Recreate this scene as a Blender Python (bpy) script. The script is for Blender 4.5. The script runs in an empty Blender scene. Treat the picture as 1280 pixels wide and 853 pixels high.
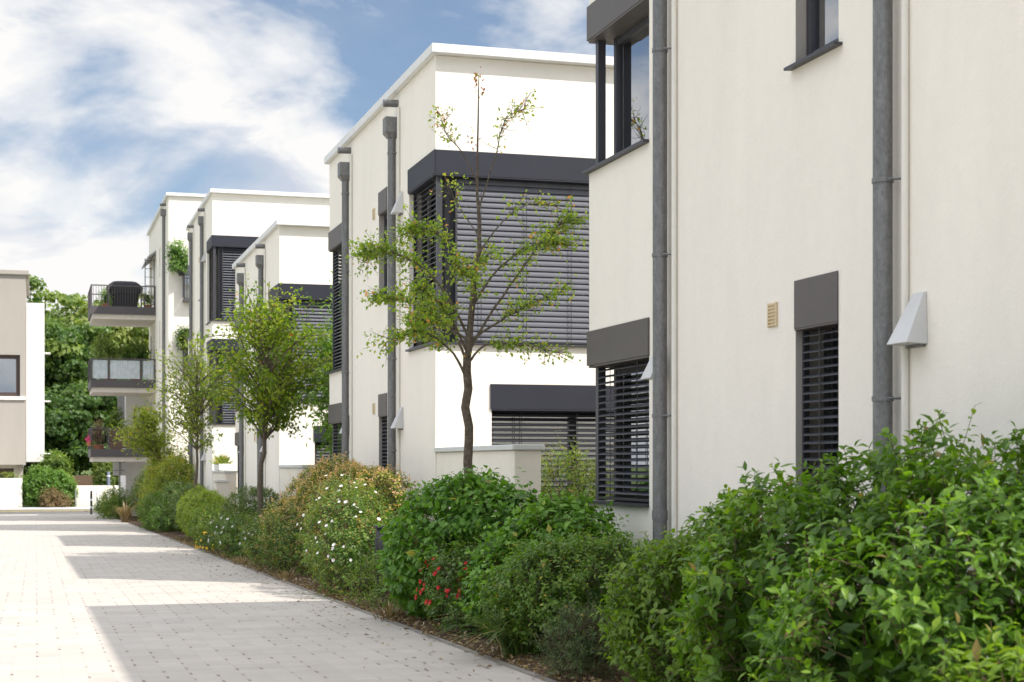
import bpy, bmesh, math, random
import numpy as np
from mathutils import Vector
R = math.radians
random.seed(7)
scene = bpy.context.scene
col = scene.collection
EYE = 1.25            # camera height above the paving under it
SLOPE = 0.01486       # the lane falls gently away from the camera
FLATY = 80.0
def gz(y):
    return -SLOPE * min(y, FLATY)

# ------------------------------------------------------------------ materials
def newmat(name):
    m = bpy.data.materials.new(name); m.use_nodes = True
    nt = m.node_tree; b = nt.nodes['Principled BSDF']
    return m, nt, b
def nd(nt, t, **kw):
    n = nt.nodes.new(t)
    for k, v in kw.items():
        setattr(n, k, v)
    return n
def setin(nt, node, key, v):
    if isinstance(v, bpy.types.NodeSocket): nt.links.new(v, node.inputs[key])
    else: node.inputs[key].default_value = v
def mth(nt, op, a, b=None, c=None):
    n = nd(nt, 'ShaderNodeMath', operation=op)
    setin(nt, n, 0, a)
    if b is not None: setin(nt, n, 1, b)
    if c is not None: setin(nt, n, 2, c)
    return n.outputs[0]
def noise(nt, vec, scale, detail=4, rough=.55):
    n = nd(nt, 'ShaderNodeTexNoise')
    if vec is not None: nt.links.new(vec, n.inputs['Vector'])
    n.inputs['Scale'].default_value = scale; n.inputs['Detail'].default_value = detail
    n.inputs['Roughness'].default_value = rough
    return n
def ramp(nt, fac, stops):
    n = nd(nt, 'ShaderNodeValToRGB'); nt.links.new(fac, n.inputs[0])
    el = n.color_ramp.elements
    while len(el) < len(stops): el.new(0.5)
    for e, (p, c) in zip(el, stops):
        e.position = p; e.color = (*c, 1) if len(c) == 3 else c
    return n.outputs[0]
def mixc(nt, fac, a, b, blend='MIX'):
    n = nd(nt, 'ShaderNodeMix', data_type='RGBA', blend_type=blend)
    setin(nt, n, 0, fac)
    for k, v in ((6, a), (7, b)):
        if isinstance(v, bpy.types.NodeSocket): nt.links.new(v, n.inputs[k])
        else: n.inputs[k].default_value = (*v, 1)
    return n.outputs[2]
def bump(nt, b, h, strength, dist=.01):
    n = nd(nt, 'ShaderNodeBump'); n.inputs['Strength'].default_value = strength
    n.inputs['Distance'].default_value = dist
    nt.links.new(h, n.inputs['Height']); nt.links.new(n.outputs[0], b.inputs['Normal'])
def pos(nt):
    return nd(nt, 'ShaderNodeNewGeometry').outputs['Position']

def plain(name, c, rough=.5, metal=0, var=.06, scale=6, bmp=0, bscale=80, spec=.5):
    m, nt, b = newmat(name)
    p = pos(nt)
    n = noise(nt, p, scale, 5)
    d = tuple(max(0, x * (1 - var)) for x in c); l = tuple(min(1, x * (1 + var)) for x in c)
    nt.links.new(ramp(nt, n.outputs[0], [(.3, d), (.7, l)]), b.inputs['Base Color'])
    b.inputs['Roughness'].default_value = rough; b.inputs['Metallic'].default_value = metal
    b.inputs['Specular IOR Level'].default_value = spec
    if bmp:
        bump(nt, b, noise(nt, p, bscale, 3).outputs[0], bmp)
    return m

def plaster(name, c, strength=.5):
    m, nt, b = newmat(name)
    p = pos(nt)
    sc = nd(nt, 'ShaderNodeMapping'); nt.links.new(p, sc.inputs[0]); sc.inputs['Scale'].default_value = (1, 1, .22)
    streak = noise(nt, sc.outputs[0], 1.6, 6, .6)
    fine = noise(nt, p, 9, 6, .65)
    c1 = ramp(nt, streak.outputs[0], [(.28, tuple(x * .93 for x in c)), (.60, c)])
    c2 = mixc(nt, .16, c1, ramp(nt, fine.outputs[0], [(.3, tuple(x * .86 for x in c)), (.7, tuple(min(1, x * 1.06) for x in c))]))
    nt.links.new(c2, b.inputs['Base Color'])
    b.inputs['Roughness'].default_value = .92; b.inputs['Specular IOR Level'].default_value = .2
    g = noise(nt, p, 160, 3, .6); g2 = noise(nt, p, 38, 3, .6)
    h = mth(nt, 'ADD', mth(nt, 'MULTIPLY', g.outputs[0], .6), g2.outputs[0])
    bump(nt, b, h, strength, .006)
    return m

M = {}
M['plaster'] = plaster('house_plaster', (.90, .85, .768), .4)
M['plaster_garden'] = plaster('garden_wall_plaster', (.88, .825, .72), .35)
M['room'] = plain('room_paint', (.30, .29, .28), .9)
M['room_floor'] = plain('room_floor', (.12, .09, .07), .6)
M['reveal'] = plaster('grey_reveal_plaster', (.40, .375, .345), .5)
M['coping'] = plain('coping_metal', (.74, .74, .73), .45, 0, .03)
M['capstone'] = plain('cap_metal', (.62, .64, .62), .5, 0, .04)
M['box'] = plain('blind_box_metal', (.105, .093, .088), .55, 0, .05, 3)
M['boxblue'] = plain('corner_box_metal', (.026, .028, .039), .55, 0, .05, 3, spec=.3)
M['slatshade'] = plain('shaded_slat_metal', (.030, .031, .038), .42, .2, .05, 3, spec=.35)  # slat metal darkened: shadow over the ground floor garden blind put into its colour
M['slat'] = plain('blind_slat_metal', (.085, .088, .105), .38, .25, .05, 3)
M['slatlight'] = plain('light_slat_metal', (.125, .128, .150), .6, 0, .05, 3, spec=.3)
M['frame'] = plain('window_frame_metal', (.045, .045, .055), .45, 0, .05, 3)
M['hood'] = plain('hood_enamel', (.60, .60, .60), .4, 0, .03)
M['grille'] = plain('grille_plastic', (.66, .54, .34), .6, 0, .05)
M['conduit'] = plain('conduit_plastic', (.78, .75, .68), .6, 0, .03)
M['dark'] = plain('dark_plastic', (.03, .03, .036), .5, 0, .1)
M['balcony'] = plain('balcony_metal', (.085, .075, .080), .55, 0, .06, 3)
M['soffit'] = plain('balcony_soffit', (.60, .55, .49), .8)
M['screen'] = plain('fabric_screen', (.50, .55, .58), .8, 0, .12, 5)
M['timber'] = plain('weathered_timber', (.16, .10, .065), .75, 0, .25, 12)
M['terracotta'] = plain('terracotta', (.42, .16, .08), .8, 0, .1)
M['cover'] = plain('barbecue_cover', (.018, .018, .022), .7, 0, .2, 5, .4, 7)
M['signback'] = plain('sign_back', (.78, .78, .80), .5, 0, .04)
M['steel'] = plain('galvanised_post', (.36, .37, .38), .5, .6, .1)
M['beige'] = plaster('beige_plaster', (.40, .365, .33), .2)
M['whitepanel'] = plaster('white_panel', (.80, .78, .75), .1)
M['brownframe'] = plain('brown_window_frame', (.075, .05, .043), .5)
M['curtain'] = plain('curtain_fabric', (.80, .84, .86), .9, 0, .04)
M['red'] = plain('rose_red', (.50, .018, .014), .6, 0, .5, 45)
M['white'] = plain('rose_white', (.82, .80, .76), .6, 0, .06, 60)
M['yellow'] = plain('daisy_yellow', (.80, .52, .03), .6, 0, .1, 60)
M['pink'] = plain('geranium_pink', (.70, .10, .22), .6, 0, .1, 60)
M['asphalt_edge'] = plain('edging_stone', (.24, .215, .185), .9, 0, .15, 9, .3, 60)

def zinc():
    m, nt, b = newmat('weathered_zinc')
    p = pos(nt)
    mp = nd(nt, 'ShaderNodeMapping'); nt.links.new(p, mp.inputs[0]); mp.inputs['Scale'].default_value = (1, 1, .3)
    n = noise(nt, mp.outputs[0], 30, 6, .7); v = nd(nt, 'ShaderNodeTexVoronoi'); v.inputs['Scale'].default_value = 55
    nt.links.new(p, v.inputs['Vector'])
    c = ramp(nt, n.outputs[0], [(.3, (.15, .15, .152)), (.55, (.20, .20, .203)), (.75, (.26, .26, .262))])
    c = mixc(nt, .15, c, v.outputs['Color'], 'OVERLAY')
    nt.links.new(c, b.inputs['Base Color'])
    h = nd(nt, 'ShaderNodeHueSaturation'); h.inputs['Saturation'].default_value = .12
    nt.links.new(c, h.inputs['Color']); nt.links.new(h.outputs[0], b.inputs['Base Color'])
    b.inputs['Metallic'].default_value = .55; b.inputs['Roughness'].default_value = .5
    return m
M['zinc'] = zinc()

def glass():
    m, nt, b = newmat('window_glass')
    out = nt.nodes['Material Output']
    fr = nd(nt, 'ShaderNodeFresnel'); fr.inputs[0].default_value = 2.0
    g = nd(nt, 'ShaderNodeBsdfGlossy'); g.inputs['Roughness'].default_value = .01; g.inputs['Color'].default_value = (.95, .97, 1, 1)
    t = nd(nt, 'ShaderNodeBsdfTransparent'); t.inputs[0].default_value = (.62, .70, .72, 1)
    mx = nd(nt, 'ShaderNodeMixShader')
    nt.links.new(mth(nt, 'MULTIPLY_ADD', fr.outputs[0], 1.0, .26), mx.inputs[0])
    nt.links.new(t.outputs[0], mx.inputs[1]); nt.links.new(g.outputs[0], mx.inputs[2])
    nt.links.new(mx.outputs[0], out.inputs[0])
    return m
M['glass'] = glass()

def paving():
    m, nt, b = newmat('permeable_pavers')
    p = pos(nt); s = nd(nt, 'ShaderNodeSeparateXYZ'); nt.links.new(p, s.inputs[0])
    x, y = s.outputs[0], s.outputs[1]
    u = mth(nt, 'DIVIDE', x, .165); cu = mth(nt, 'FLOOR', u); fu = mth(nt, 'FRACT', u)
    wc = nd(nt, 'ShaderNodeTexWhiteNoise', noise_dimensions='1D'); nt.links.new(cu, wc.inputs['W'])
    off = mth(nt, 'MULTIPLY', mth(nt, 'ROUND', mth(nt, 'MULTIPLY', wc.outputs[0], 2)), .5)
    v = mth(nt, 'ADD', mth(nt, 'DIVIDE', y, .33), off); cv = mth(nt, 'FLOOR', v); fv = mth(nt, 'FRACT', v)
    cell = nd(nt, 'ShaderNodeCombineXYZ'); nt.links.new(cu, cell.inputs[0]); nt.links.new(cv, cell.inputs[1])
    wn = nd(nt, 'ShaderNodeTexWhiteNoise', noise_dimensions='2D'); nt.links.new(cell.outputs[0], wn.inputs['Vector'])
    keepn = noise(nt, p, 1.1, 2); thr = mth(nt, 'ADD', mth(nt, 'MULTIPLY', wc.outputs[0], .35), mth(nt, 'MULTIPLY', keepn.outputs[0], .5))
    keep = mth(nt, 'MULTIPLY', mth(nt, 'LESS_THAN', wn.outputs[0], mth(nt, 'MULTIPLY', thr, 1.25)), mth(nt, 'SUBTRACT', 1.15, wn.outputs[0]))
    slot = mth(nt, 'MULTIPLY', mth(nt, 'LESS_THAN', fu, .115), mth(nt, 'LESS_THAN', fv, .30))
    dot = mth(nt, 'MULTIPLY', slot, keep)
    joint = mth(nt, 'MAXIMUM', mth(nt, 'LESS_THAN', fu, .035), mth(nt, 'LESS_THAN', fv, .02))
    big = noise(nt, p, .45, 5, .6); fine = noise(nt, p, 45, 4, .7)
    mp = nd(nt, 'ShaderNodeMapping'); nt.links.new(p, mp.inputs[0]); mp.inputs['Scale'].default_value = (.25, 2.2, 1)
    band = noise(nt, mp.outputs[0], 1.5, 4, .6)
    base = ramp(nt, big.outputs[0], [(.3, (.375, .332, .288)), (.7, (.45, .402, .35))])
    base = mixc(nt, .35, base, ramp(nt, band.outputs[0], [(.35, (.325, .29, .253)), (.65, (.475, .425, .37))]))
    base = mixc(nt, .14, base, ramp(nt, wn.outputs[0], [(0, (.30, .29, .28)), (1, (.60, .585, .565))]))
    base = mixc(nt, .15, base, ramp(nt, fine.outputs[0], [(.3, (.28, .27, .26)), (.7, (.62, .61, .59))]))
    base = mixc(nt, mth(nt, 'MULTIPLY', joint, .24), base, (.25, .23, .21))
    base = mixc(nt, mth(nt, 'MULTIPLY', dot, mth(nt, 'MULTIPLY_ADD', keepn.outputs[0], .7, .28)), base, (.10, .072, .055))
    st = noise(nt, p, 1.3, 7, .7); base = mixc(nt, mth(nt, 'MULTIPLY', ramp(nt, st.outputs[0], [(.56, (0,0,0)), (.72, (1,1,1))]), .22), base, (.20, .175, .15))
    nt.links.new(base, b.inputs['Base Color']); b.inputs['Roughness'].default_value = .85
    b.inputs['Specular IOR Level'].default_value = .25
    h = mth(nt, 'SUBTRACT', mth(nt, 'MULTIPLY', fine.outputs[0], .3), mth(nt, 'MAXIMUM', mth(nt, 'MULTIPLY', joint, .4), dot))
    bump(nt, b, h, .35, .006)
    return m
M['paving'] = paving()

def mottled(name, cols, scale, rough=.95, bmp=.6, bscale=30):
    m, nt, b = newmat(name); p = pos(nt)
    a = noise(nt, p, scale, 8, .7)
    n = len(cols)
    nt.links.new(ramp(nt, a.outputs[0], [(.3 + .4 * i / (n - 1), c) for i, c in enumerate(cols)]), b.inputs['Base Color'])
    b.inputs['Roughness'].default_value = rough; b.inputs['Specular IOR Level'].default_value = .15
    bump(nt, b, noise(nt, p, bscale, 6, .7).outputs[0], bmp, .02)
    return m
M['soil'] = mottled('bark_mulch', [(.035, .022, .014), (.085, .055, .034), (.15, .105, .068)], 24)
M['lawn'] = mottled('ground_grass', [(.04, .07, .016), (.075, .11, .03), (.14, .14, .06)], 7)
M['road'] = mottled('asphalt', [(.10, .10, .10), (.14, .14, .138), (.18, .178, .172)], 3, .9, .2, 90)
M['sidewalk'] = mottled('sidewalk_concrete', [(.36, .37, .38), (.42, .42, .42), (.46, .45, .44)], 3, .9, .2, 60)
M['verge'] = mottled('dry_verge', [(.10, .11, .035), (.24, .20, .09), (.34, .27, .15)], 5)
M['bark'] = mottled('tree_bark', [(.075, .060, .046), (.16, .13, .10), (.25, .21, .165)], 30, .95, .9, 70)
M['twig'] = mottled('twig_bark', [(.06, .04, .026), (.10, .07, .045), (.15, .11, .07)], 40, .9, .4, 90)
M['core'] = plain('shaded_twigs', (.030, .030, .014), .95, 0, .4, 9)

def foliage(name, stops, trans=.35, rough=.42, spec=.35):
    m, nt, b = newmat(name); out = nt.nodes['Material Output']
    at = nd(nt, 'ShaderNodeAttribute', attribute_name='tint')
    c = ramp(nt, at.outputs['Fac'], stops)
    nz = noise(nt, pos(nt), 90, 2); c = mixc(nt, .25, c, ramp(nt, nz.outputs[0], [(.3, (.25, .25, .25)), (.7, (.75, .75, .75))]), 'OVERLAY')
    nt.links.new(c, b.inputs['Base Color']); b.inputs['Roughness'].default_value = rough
    b.inputs['Specular IOR Level'].default_value = spec
    tr = nd(nt, 'ShaderNodeBsdfTranslucent')
    tc = mixc(nt, 1.0, c, (1.5, 1.6, .55), 'MULTIPLY'); nt.links.new(tc, tr.inputs[0])
    mx = nd(nt, 'ShaderNodeMixShader'); mx.inputs[0].default_value = trans
    nt.links.new(b.outputs[0], mx.inputs[1]); nt.links.new(tr.outputs[0], mx.inputs[2])
    nt.links.new(mx.outputs[0], out.inputs[0])
    return m
F = {}
F['weigela'] = foliage('weigela_leaf', [(0, (0.047, 0.105, 0.014)), (.45, (0.092, 0.185, 0.020)), (.8, (0.174, 0.297, 0.028)), (.965, (0.284, 0.386, 0.039)), (1, (0.220, 0.165, 0.050))], 0.42)
F['lime'] = foliage('lime_leaf', [(0, (0.056, 0.111, 0.011)), (.5, (0.120, 0.212, 0.020)), (.9, (0.201, 0.298, 0.031)), (1, (.20, .15, .045))], 0.42)
F['spirea'] = foliage('spirea_leaf', [(0, (0.056, 0.124, 0.020)), (.5, (0.115, 0.212, 0.031)), (.88, (0.217, 0.316, 0.044)), (1, (0.558, 0.336, 0.064))])
F['dogwood'] = foliage('dogwood_leaf', [(0, (0.058, 0.143, 0.022)), (.5, (0.114, 0.246, 0.030)), (.9, (0.214, 0.376, 0.043)), (1, (0.371, 0.338, 0.073))])
F['rosemary'] = foliage('needle_leaf', [(0, (0.039, 0.072, 0.019)), (.6, (0.076, 0.123, 0.031)), (1, (0.174, 0.183, 0.052))], .15)
F['strap'] = foliage('strap_leaf', [(0, (0.041, 0.080, 0.018)), (.7, (0.094, 0.147, 0.031)), (.9, (0.175, 0.185, 0.050)), (1, (0.444, 0.320, 0.141))], .25)
F['rose'] = foliage('rose_leaf', [(0, (0.047, 0.104, 0.019)), (.5, (0.101, 0.190, 0.031)), (.85, (0.204, 0.286, 0.055)), (1, (0.374, 0.238, 0.066))])
F['pinktip'] = foliage('pinktip_leaf', [(0, (.06, .10, .02)), (.42, (.18, .235, .04)), (.68, (.33, .33, .075)), (.82, (.62, .36, .20)), (1, (.70, .44, .28))], .38)
F['darkhedge'] = foliage('dark_hedge_leaf', [(0, (0.041, 0.092, 0.025)), (.6, (0.093, 0.151, 0.035)), (1, (0.208, 0.224, 0.053))])
F['yellowhedge'] = foliage('yellow_hedge_leaf', [(0, (0.093, 0.169, 0.024)), (.5, (0.232, 0.320, 0.036)), (1, (0.418, 0.489, 0.084))])
F['olive'] = foliage('olive_leaf', [(0, (0.068, 0.127, 0.024)), (.5, (0.152, 0.238, 0.042)), (.85, (0.287, 0.347, 0.077)), (1, (0.423, 0.274, 0.091))], 0.42)
F['serviceberry'] = foliage('young_tree_leaf', [(0, (0.104, 0.178, 0.031)), (.55, (0.220, 0.325, 0.053)), (.9, (0.419, 0.461, 0.093)), (1, (0.670, 0.292, 0.113))], 0.5)
F['redtip'] = foliage('red_tip_leaf', [(0, (.30, .08, .05)), (.5, (.36, .14, .07)), (1, (.2, .2, .05))], .4)
F['treegreen'] = foliage('street_tree_leaf', [(0, (0.068, 0.124, 0.013)), (.5, (0.146, 0.229, 0.022)), (.88, (0.291, 0.335, 0.038)), (1, (0.698, 0.247, 0.046))], 0.5)
F['treeolive'] = foliage('olive_tree_leaf', [(0, (0.090, 0.140, 0.021)), (.5, (0.194, 0.254, 0.040)), (.85, (0.329, 0.362, 0.067)), (1, (0.508, 0.263, 0.067))], 0.5)
F['bright'] = foliage('bright_tree_leaf', [(0, (0.060, 0.120, 0.024)), (.5, (0.120, 0.228, 0.042)), (1, (0.228, 0.336, 0.084))], .4)
F['wood'] = foliage('woodland_leaf', [(0, (0.055, 0.109, 0.032)), (.5, (0.109, 0.186, 0.048)), (1, (0.261, 0.326, 0.087))], 0.45)
F['woodpale'] = foliage('pale_woodland_leaf', [(0, (0.079, 0.131, 0.035)), (.5, (0.176, 0.237, 0.061)), (1, (0.386, 0.421, 0.157))], 0.45)
F['dry'] = foliage('dry_leaf', [(0, (.12, .07, .03)), (.5, (.26, .18, .09)), (1, (.42, .33, .2))], .2)

# ------------------------------------------------------------------ builders
def tag(o, label=None, cat=None, group=None, kind=None):
    if label: o['label'] = label
    if cat: o['category'] = cat
    if group: o['group'] = group
    if kind: o['kind'] = kind
    return o
def thing(name, loc, label, cat, group=None):
    o = bpy.data.objects.new(name, None); col.objects.link(o)
    o.location = loc; o.empty_display_size = .2
    return tag(o, label, cat, group)
def rootof(o):
    while o.parent: o = o.parent
    return o
def link(name, me, mat, parent=None):
    o = bpy.data.objects.new(name, me); col.objects.link(o)
    if mat is not None:
        for m in (mat if isinstance(mat, (list, tuple)) else [mat]): me.materials.append(m)
    if parent is not None:
        r = rootof(parent)
        me.transform(__import__('mathutils').Matrix.Translation(-Vector(r.location)))
        o.parent = parent
    return o
class MB:
    def __init__(s): s.v = []; s.f = []; s.mi = []
    def add(s, vs, fs, mi=0):
        n = len(s.v); s.v += [tuple(v) for v in vs]; s.f += [tuple(n + i for i in f) for f in fs]; s.mi += [mi] * len(fs)
    def box(s, x0, x1, y0, y1, z0, z1, mi=0):
        s.add([(x0,y0,z0),(x1,y0,z0),(x1,y1,z0),(x0,y1,z0),(x0,y0,z1),(x1,y0,z1),(x1,y1,z1),(x0,y1,z1)],
              [(0,3,2,1),(4,5,6,7),(0,1,5,4),(1,2,6,5),(2,3,7,6),(3,0,4,7)], mi)
    def prism(s, poly, z0, z1, mi=0):     # poly in xy, counter-clockwise
        n = len(poly)
        s.add([(x, y, z0) for x, y in poly] + [(x, y, z1) for x, y in poly],
              [tuple(range(n))[::-1], tuple(range(n, 2*n))] + [(i, (i+1) % n, n + (i+1) % n, n + i) for i in range(n)], mi)
    def hull(s, a, b, mi=0):              # two matching loops joined
        n = len(a)
        s.add(list(a) + list(b), [tuple(range(n))[::-1], tuple(range(n, 2*n))] + [(i, (i+1) % n, n + (i+1) % n, n + i) for i in range(n)], mi)
    def tube(s, pts, rad, n=8, cap=True, mi=0):
        pts = [Vector(p) for p in pts]
        if not hasattr(rad, '__len__'): rad = [rad] * len(pts)
        rings = []; t0 = None; ref = None
        for i, p in enumerate(pts):
            t = (pts[min(i+1, len(pts)-1)] - pts[max(i-1, 0)]).normalized()
            if ref is None:
                ref = Vector((1, 0, 0)) if abs(t.x) < .8 else Vector((0, 1, 0))
            a = (ref - t * ref.dot(t)).normalized(); b = t.cross(a); ref = a
            rings.append([p + (a * math.cos(k * 2*math.pi/n) + b * math.sin(k * 2*math.pi/n)) * rad[i] for k in range(n)])
        base = len(s.v)
        for r in rings: s.v += [tuple(q) for q in r]
        for i in range(len(rings)-1):
            for k in range(n):
                s.f.append((base+i*n+k, base+i*n+(k+1) % n, base+(i+1)*n+(k+1) % n, base+(i+1)*n+k)); s.mi.append(mi)
        if cap:
            s.f.append(tuple(base+k for k in range(n))[::-1]); s.mi.append(mi)
            s.f.append(tuple(base+(len(rings)-1)*n+k for k in range(n))); s.mi.append(mi)
    def build(s, name, mat, parent=None, bevel=0, smooth=False, fix=True):
        me = bpy.data.meshes.new(name); me.from_pydata(s.v, [], s.f); me.update()
        if isinstance(mat, (list, tuple)): me.polygons.foreach_set('material_index', s.mi)
        if fix:
            bm = bmesh.new(); bm.from_mesh(me); bmesh.ops.recalc_face_normals(bm, faces=bm.faces); bm.to_mesh(me); bm.free()
        if smooth:
            me.polygons.foreach_set('use_smooth', [True] * len(me.polygons))
        o = link(name, me, mat, parent)
        if bevel:
            bv = o.modifiers.new('edge', 'BEVEL'); bv.width = bevel; bv.segments = 2; bv.limit_method = 'ANGLE'; bv.angle_limit = R(50)
        if smooth:
            try: me.set_sharp_from_angle(angle=R(50))
            except Exception: pass
        return o

def wall_panel(mb, P, us, vs, holes, t):
    """wall sheet with thickness: P(u,v,w)->xyz, w 0 outside..t inside; holes are (u0,u1,v0,v1)"""
    us = sorted(set(round(x, 4) for x in us + [h[i] for h in holes for i in (0, 1)])); vs = sorted(set(round(x, 4) for x in vs + [h[i] for h in holes for i in (2, 3)]))
    us = [u for u in us if us[0] <= u <= us[-1]]
    def solid(i, j):
        if i < 0 or j < 0 or i >= len(us)-1 or j >= len(vs)-1: return False
        cu = (us[i]+us[i+1])/2; cv = (vs[j]+vs[j+1])/2
        return not any(h[0] < cu < h[1] and h[2] < cv < h[3] for h in holes)
    for i in range(len(us)-1):
        for j in range(len(vs)-1):
            if not solid(i, j): continue
            a, b, c, d = us[i], us[i+1], vs[j], vs[j+1]
            for w in (0, t): mb.add([P(a,c,w), P(b,c,w), P(b,d,w), P(a,d,w)], [(0,1,2,3)])
            for (ii, jj, q) in ((i-1,j,((a,c),(a,d))), (i+1,j,((b,c),(b,d))), (i,j-1,((a,c),(b,c))), (i,j+1,((a,d),(b,d)))):
                if not solid(ii, jj):
                    (p0, p1) = q
                    mb.add([P(*p0,0), P(*p1,0), P(*p1,t), P(*p0,t)], [(0,1,2,3)])

def merge_build(mb, name, mat, parent, bevel=0):
    me = bpy.data.meshes.new(name); me.from_pydata(mb.v, [], mb.f)
    bm = bmesh.new(); bm.from_mesh(me)
    bmesh.ops.remove_doubles(bm, verts=bm.verts, dist=.0005)
    bmesh.ops.recalc_face_normals(bm, faces=bm.faces)
    bm.to_mesh(me); bm.free()
    o = link(name, me, mat, parent)
    if bevel:
        bv = o.modifiers.new('edge', 'BEVEL'); bv.width = bevel; bv.segments = 2; bv.limit_method = 'ANGLE'; bv.angle_limit = R(50)
    return o

# ------------------------------------------------------------------ foliage helpers
rg = np.random.default_rng(11)
def unit(a): return a / np.maximum(np.linalg.norm(a, axis=-1, keepdims=True), 1e-9)
T_COARSE = (np.array([[0,0,0],[.42,.5,.06],[.42,-.5,.06],[.5,0,-.03],[1,0,-.10]]), np.array([[0,2,3],[0,3,1],[1,3,4],[3,2,4]]))
T_FINE = (np.array([[0,0,0],[.22,.36,.05],[.22,-.36,.05],[.52,.5,.07],[.52,-.5,.07],[.80,.26,-.02],[.80,-.26,-.02],[1.05,0,-.16],[.25,0,-.02],[.55,0,-.02],[.82,0,-.07]]),
          np.array([[0,2,8],[0,8,1],[8,2,4],[8,4,9],[1,8,9],[1,9,3],[9,4,6],[9,6,10],[3,9,10],[3,10,5],[10,6,7],[5,10,7]]))
T_NEEDLE = (np.array([[0,.3,0],[0,-.3,0],[.6,.5,.0],[.6,-.5,.0],[1,0,0]]), np.array([[0,1,3],[0,3,2],[2,3,4]]))
class Leaves:
    def __init__(s): s.V = []; s.T = []; s.A = []; s.M = []; s.n = 0
    def add(s, P, D, N, L, W, tint, tmpl=T_COARSE, mi=0):
        tv, tf = tmpl; n = len(P)
        if n == 0: return
        D = unit(D); S = unit(np.cross(N, D)); U = np.cross(D, S)
        L = np.broadcast_to(L, (n,)); W = np.broadcast_to(W, (n,))
        cur = rg.uniform(.3, 1.9, n)
        V = P[:, None, :] + tv[None, :, 0:1] * (D * L[:, None])[:, None, :] + tv[None, :, 1:2] * (S * (L * W)[:, None])[:, None, :] + tv[None, :, 2:3] * (U * (L * cur)[:, None])[:, None, :]
        k = len(tv)
        Fc = tf[None] + (s.n + np.arange(n) * k)[:, None, None]
        s.V.append(V.reshape(-1, 3)); s.T.append(Fc.reshape(-1, 3)); s.A.append(np.repeat(np.clip(tint, 0, 1), k)); s.M.append(np.full(n * len(tf), mi))
        s.n += n * k
    def build(s, name, mat, parent=None):
        V = np.concatenate(s.V).astype(np.float32); T = np.concatenate(s.T).astype(np.int32); A = np.concatenate(s.A).astype(np.float32)
        me = bpy.data.meshes.new(name)
        me.vertices.add(len(V)); me.vertices.foreach_set('co', V.ravel())
        me.loops.add(len(T) * 3); me.loops.foreach_set('vertex_index', T.ravel())
        me.polygons.add(len(T)); me.polygons.foreach_set('loop_start', np.arange(0, len(T)*3, 3, dtype=np.int32))
        me.polygons.foreach_set('use_smooth', np.ones(len(T), dtype=bool))
        me.polygons.foreach_set('material_index', np.concatenate(s.M).astype(np.int32))
        me.update(calc_edges=True)
        at = me.attributes.new('tint', 'FLOAT', 'POINT'); at.data.foreach_set('value', A)
        return link(name, me, mat, parent)

def randdir(n):
    return unit(rg.normal(size=(n, 3)))
def lobe_points(lobes, n, lo=.8, hi=1.0, zmin=-.5, inner=.78, gaps=0):
    """points near the outside of a union of ellipsoids, with outward normals"""
    lob = np.array(lobes, float); w = lob[:,3]*lob[:,4] + lob[:,3]*lob[:,5] + lob[:,4]*lob[:,5]; w /= w.sum()
    P = []; N = []; got = 0
    while got < n:
        m = n * 2
        k = rg.choice(len(lob), m, p=w); d = randdir(m); d = d[d[:,2] > zmin]; k = k[:len(d)]
        lump = 1 + .07*np.sin(5.1*d[:,0]+k*2.1)*np.sin(4.3*d[:,1]+k) + .06*np.sin(9*d[:,0]-7*d[:,2]+3*k)*np.cos(8*d[:,1]+k)
        r = rg.uniform(lo, hi, len(d)) * lump
        p = lob[k,:3] + lob[k,3:6] * d * r[:,None]
        nn = unit(d / lob[k,3:6])
        ok = np.ones(len(p), bool)
        for j in range(len(lob)):
            q = np.linalg.norm((p - lob[j,:3]) / lob[j,3:6], axis=1)
            ok &= (q > inner) | (k == j)
        if gaps:            # hollows between the leafy clumps
            s_ = (lob[:,3:6].min())**-1 * 2.6
            g_ = np.sin(s_*p[:,0]+1.3*np.sin(s_*.7*p[:,2])) * np.sin(s_*1.1*p[:,1]+2.0+1.1*np.sin(s_*.6*p[:,0])) + .7*np.sin(s_*1.5*p[:,2]+1.5*np.sin(s_*p[:,1]))
            ok &= (g_ > -gaps + rg.normal(size=len(p))*.25)
        P.append(p[ok]); N.append(nn[ok]); got += ok.sum()
    return np.concatenate(P)[:n], np.concatenate(N)[:n]
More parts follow.
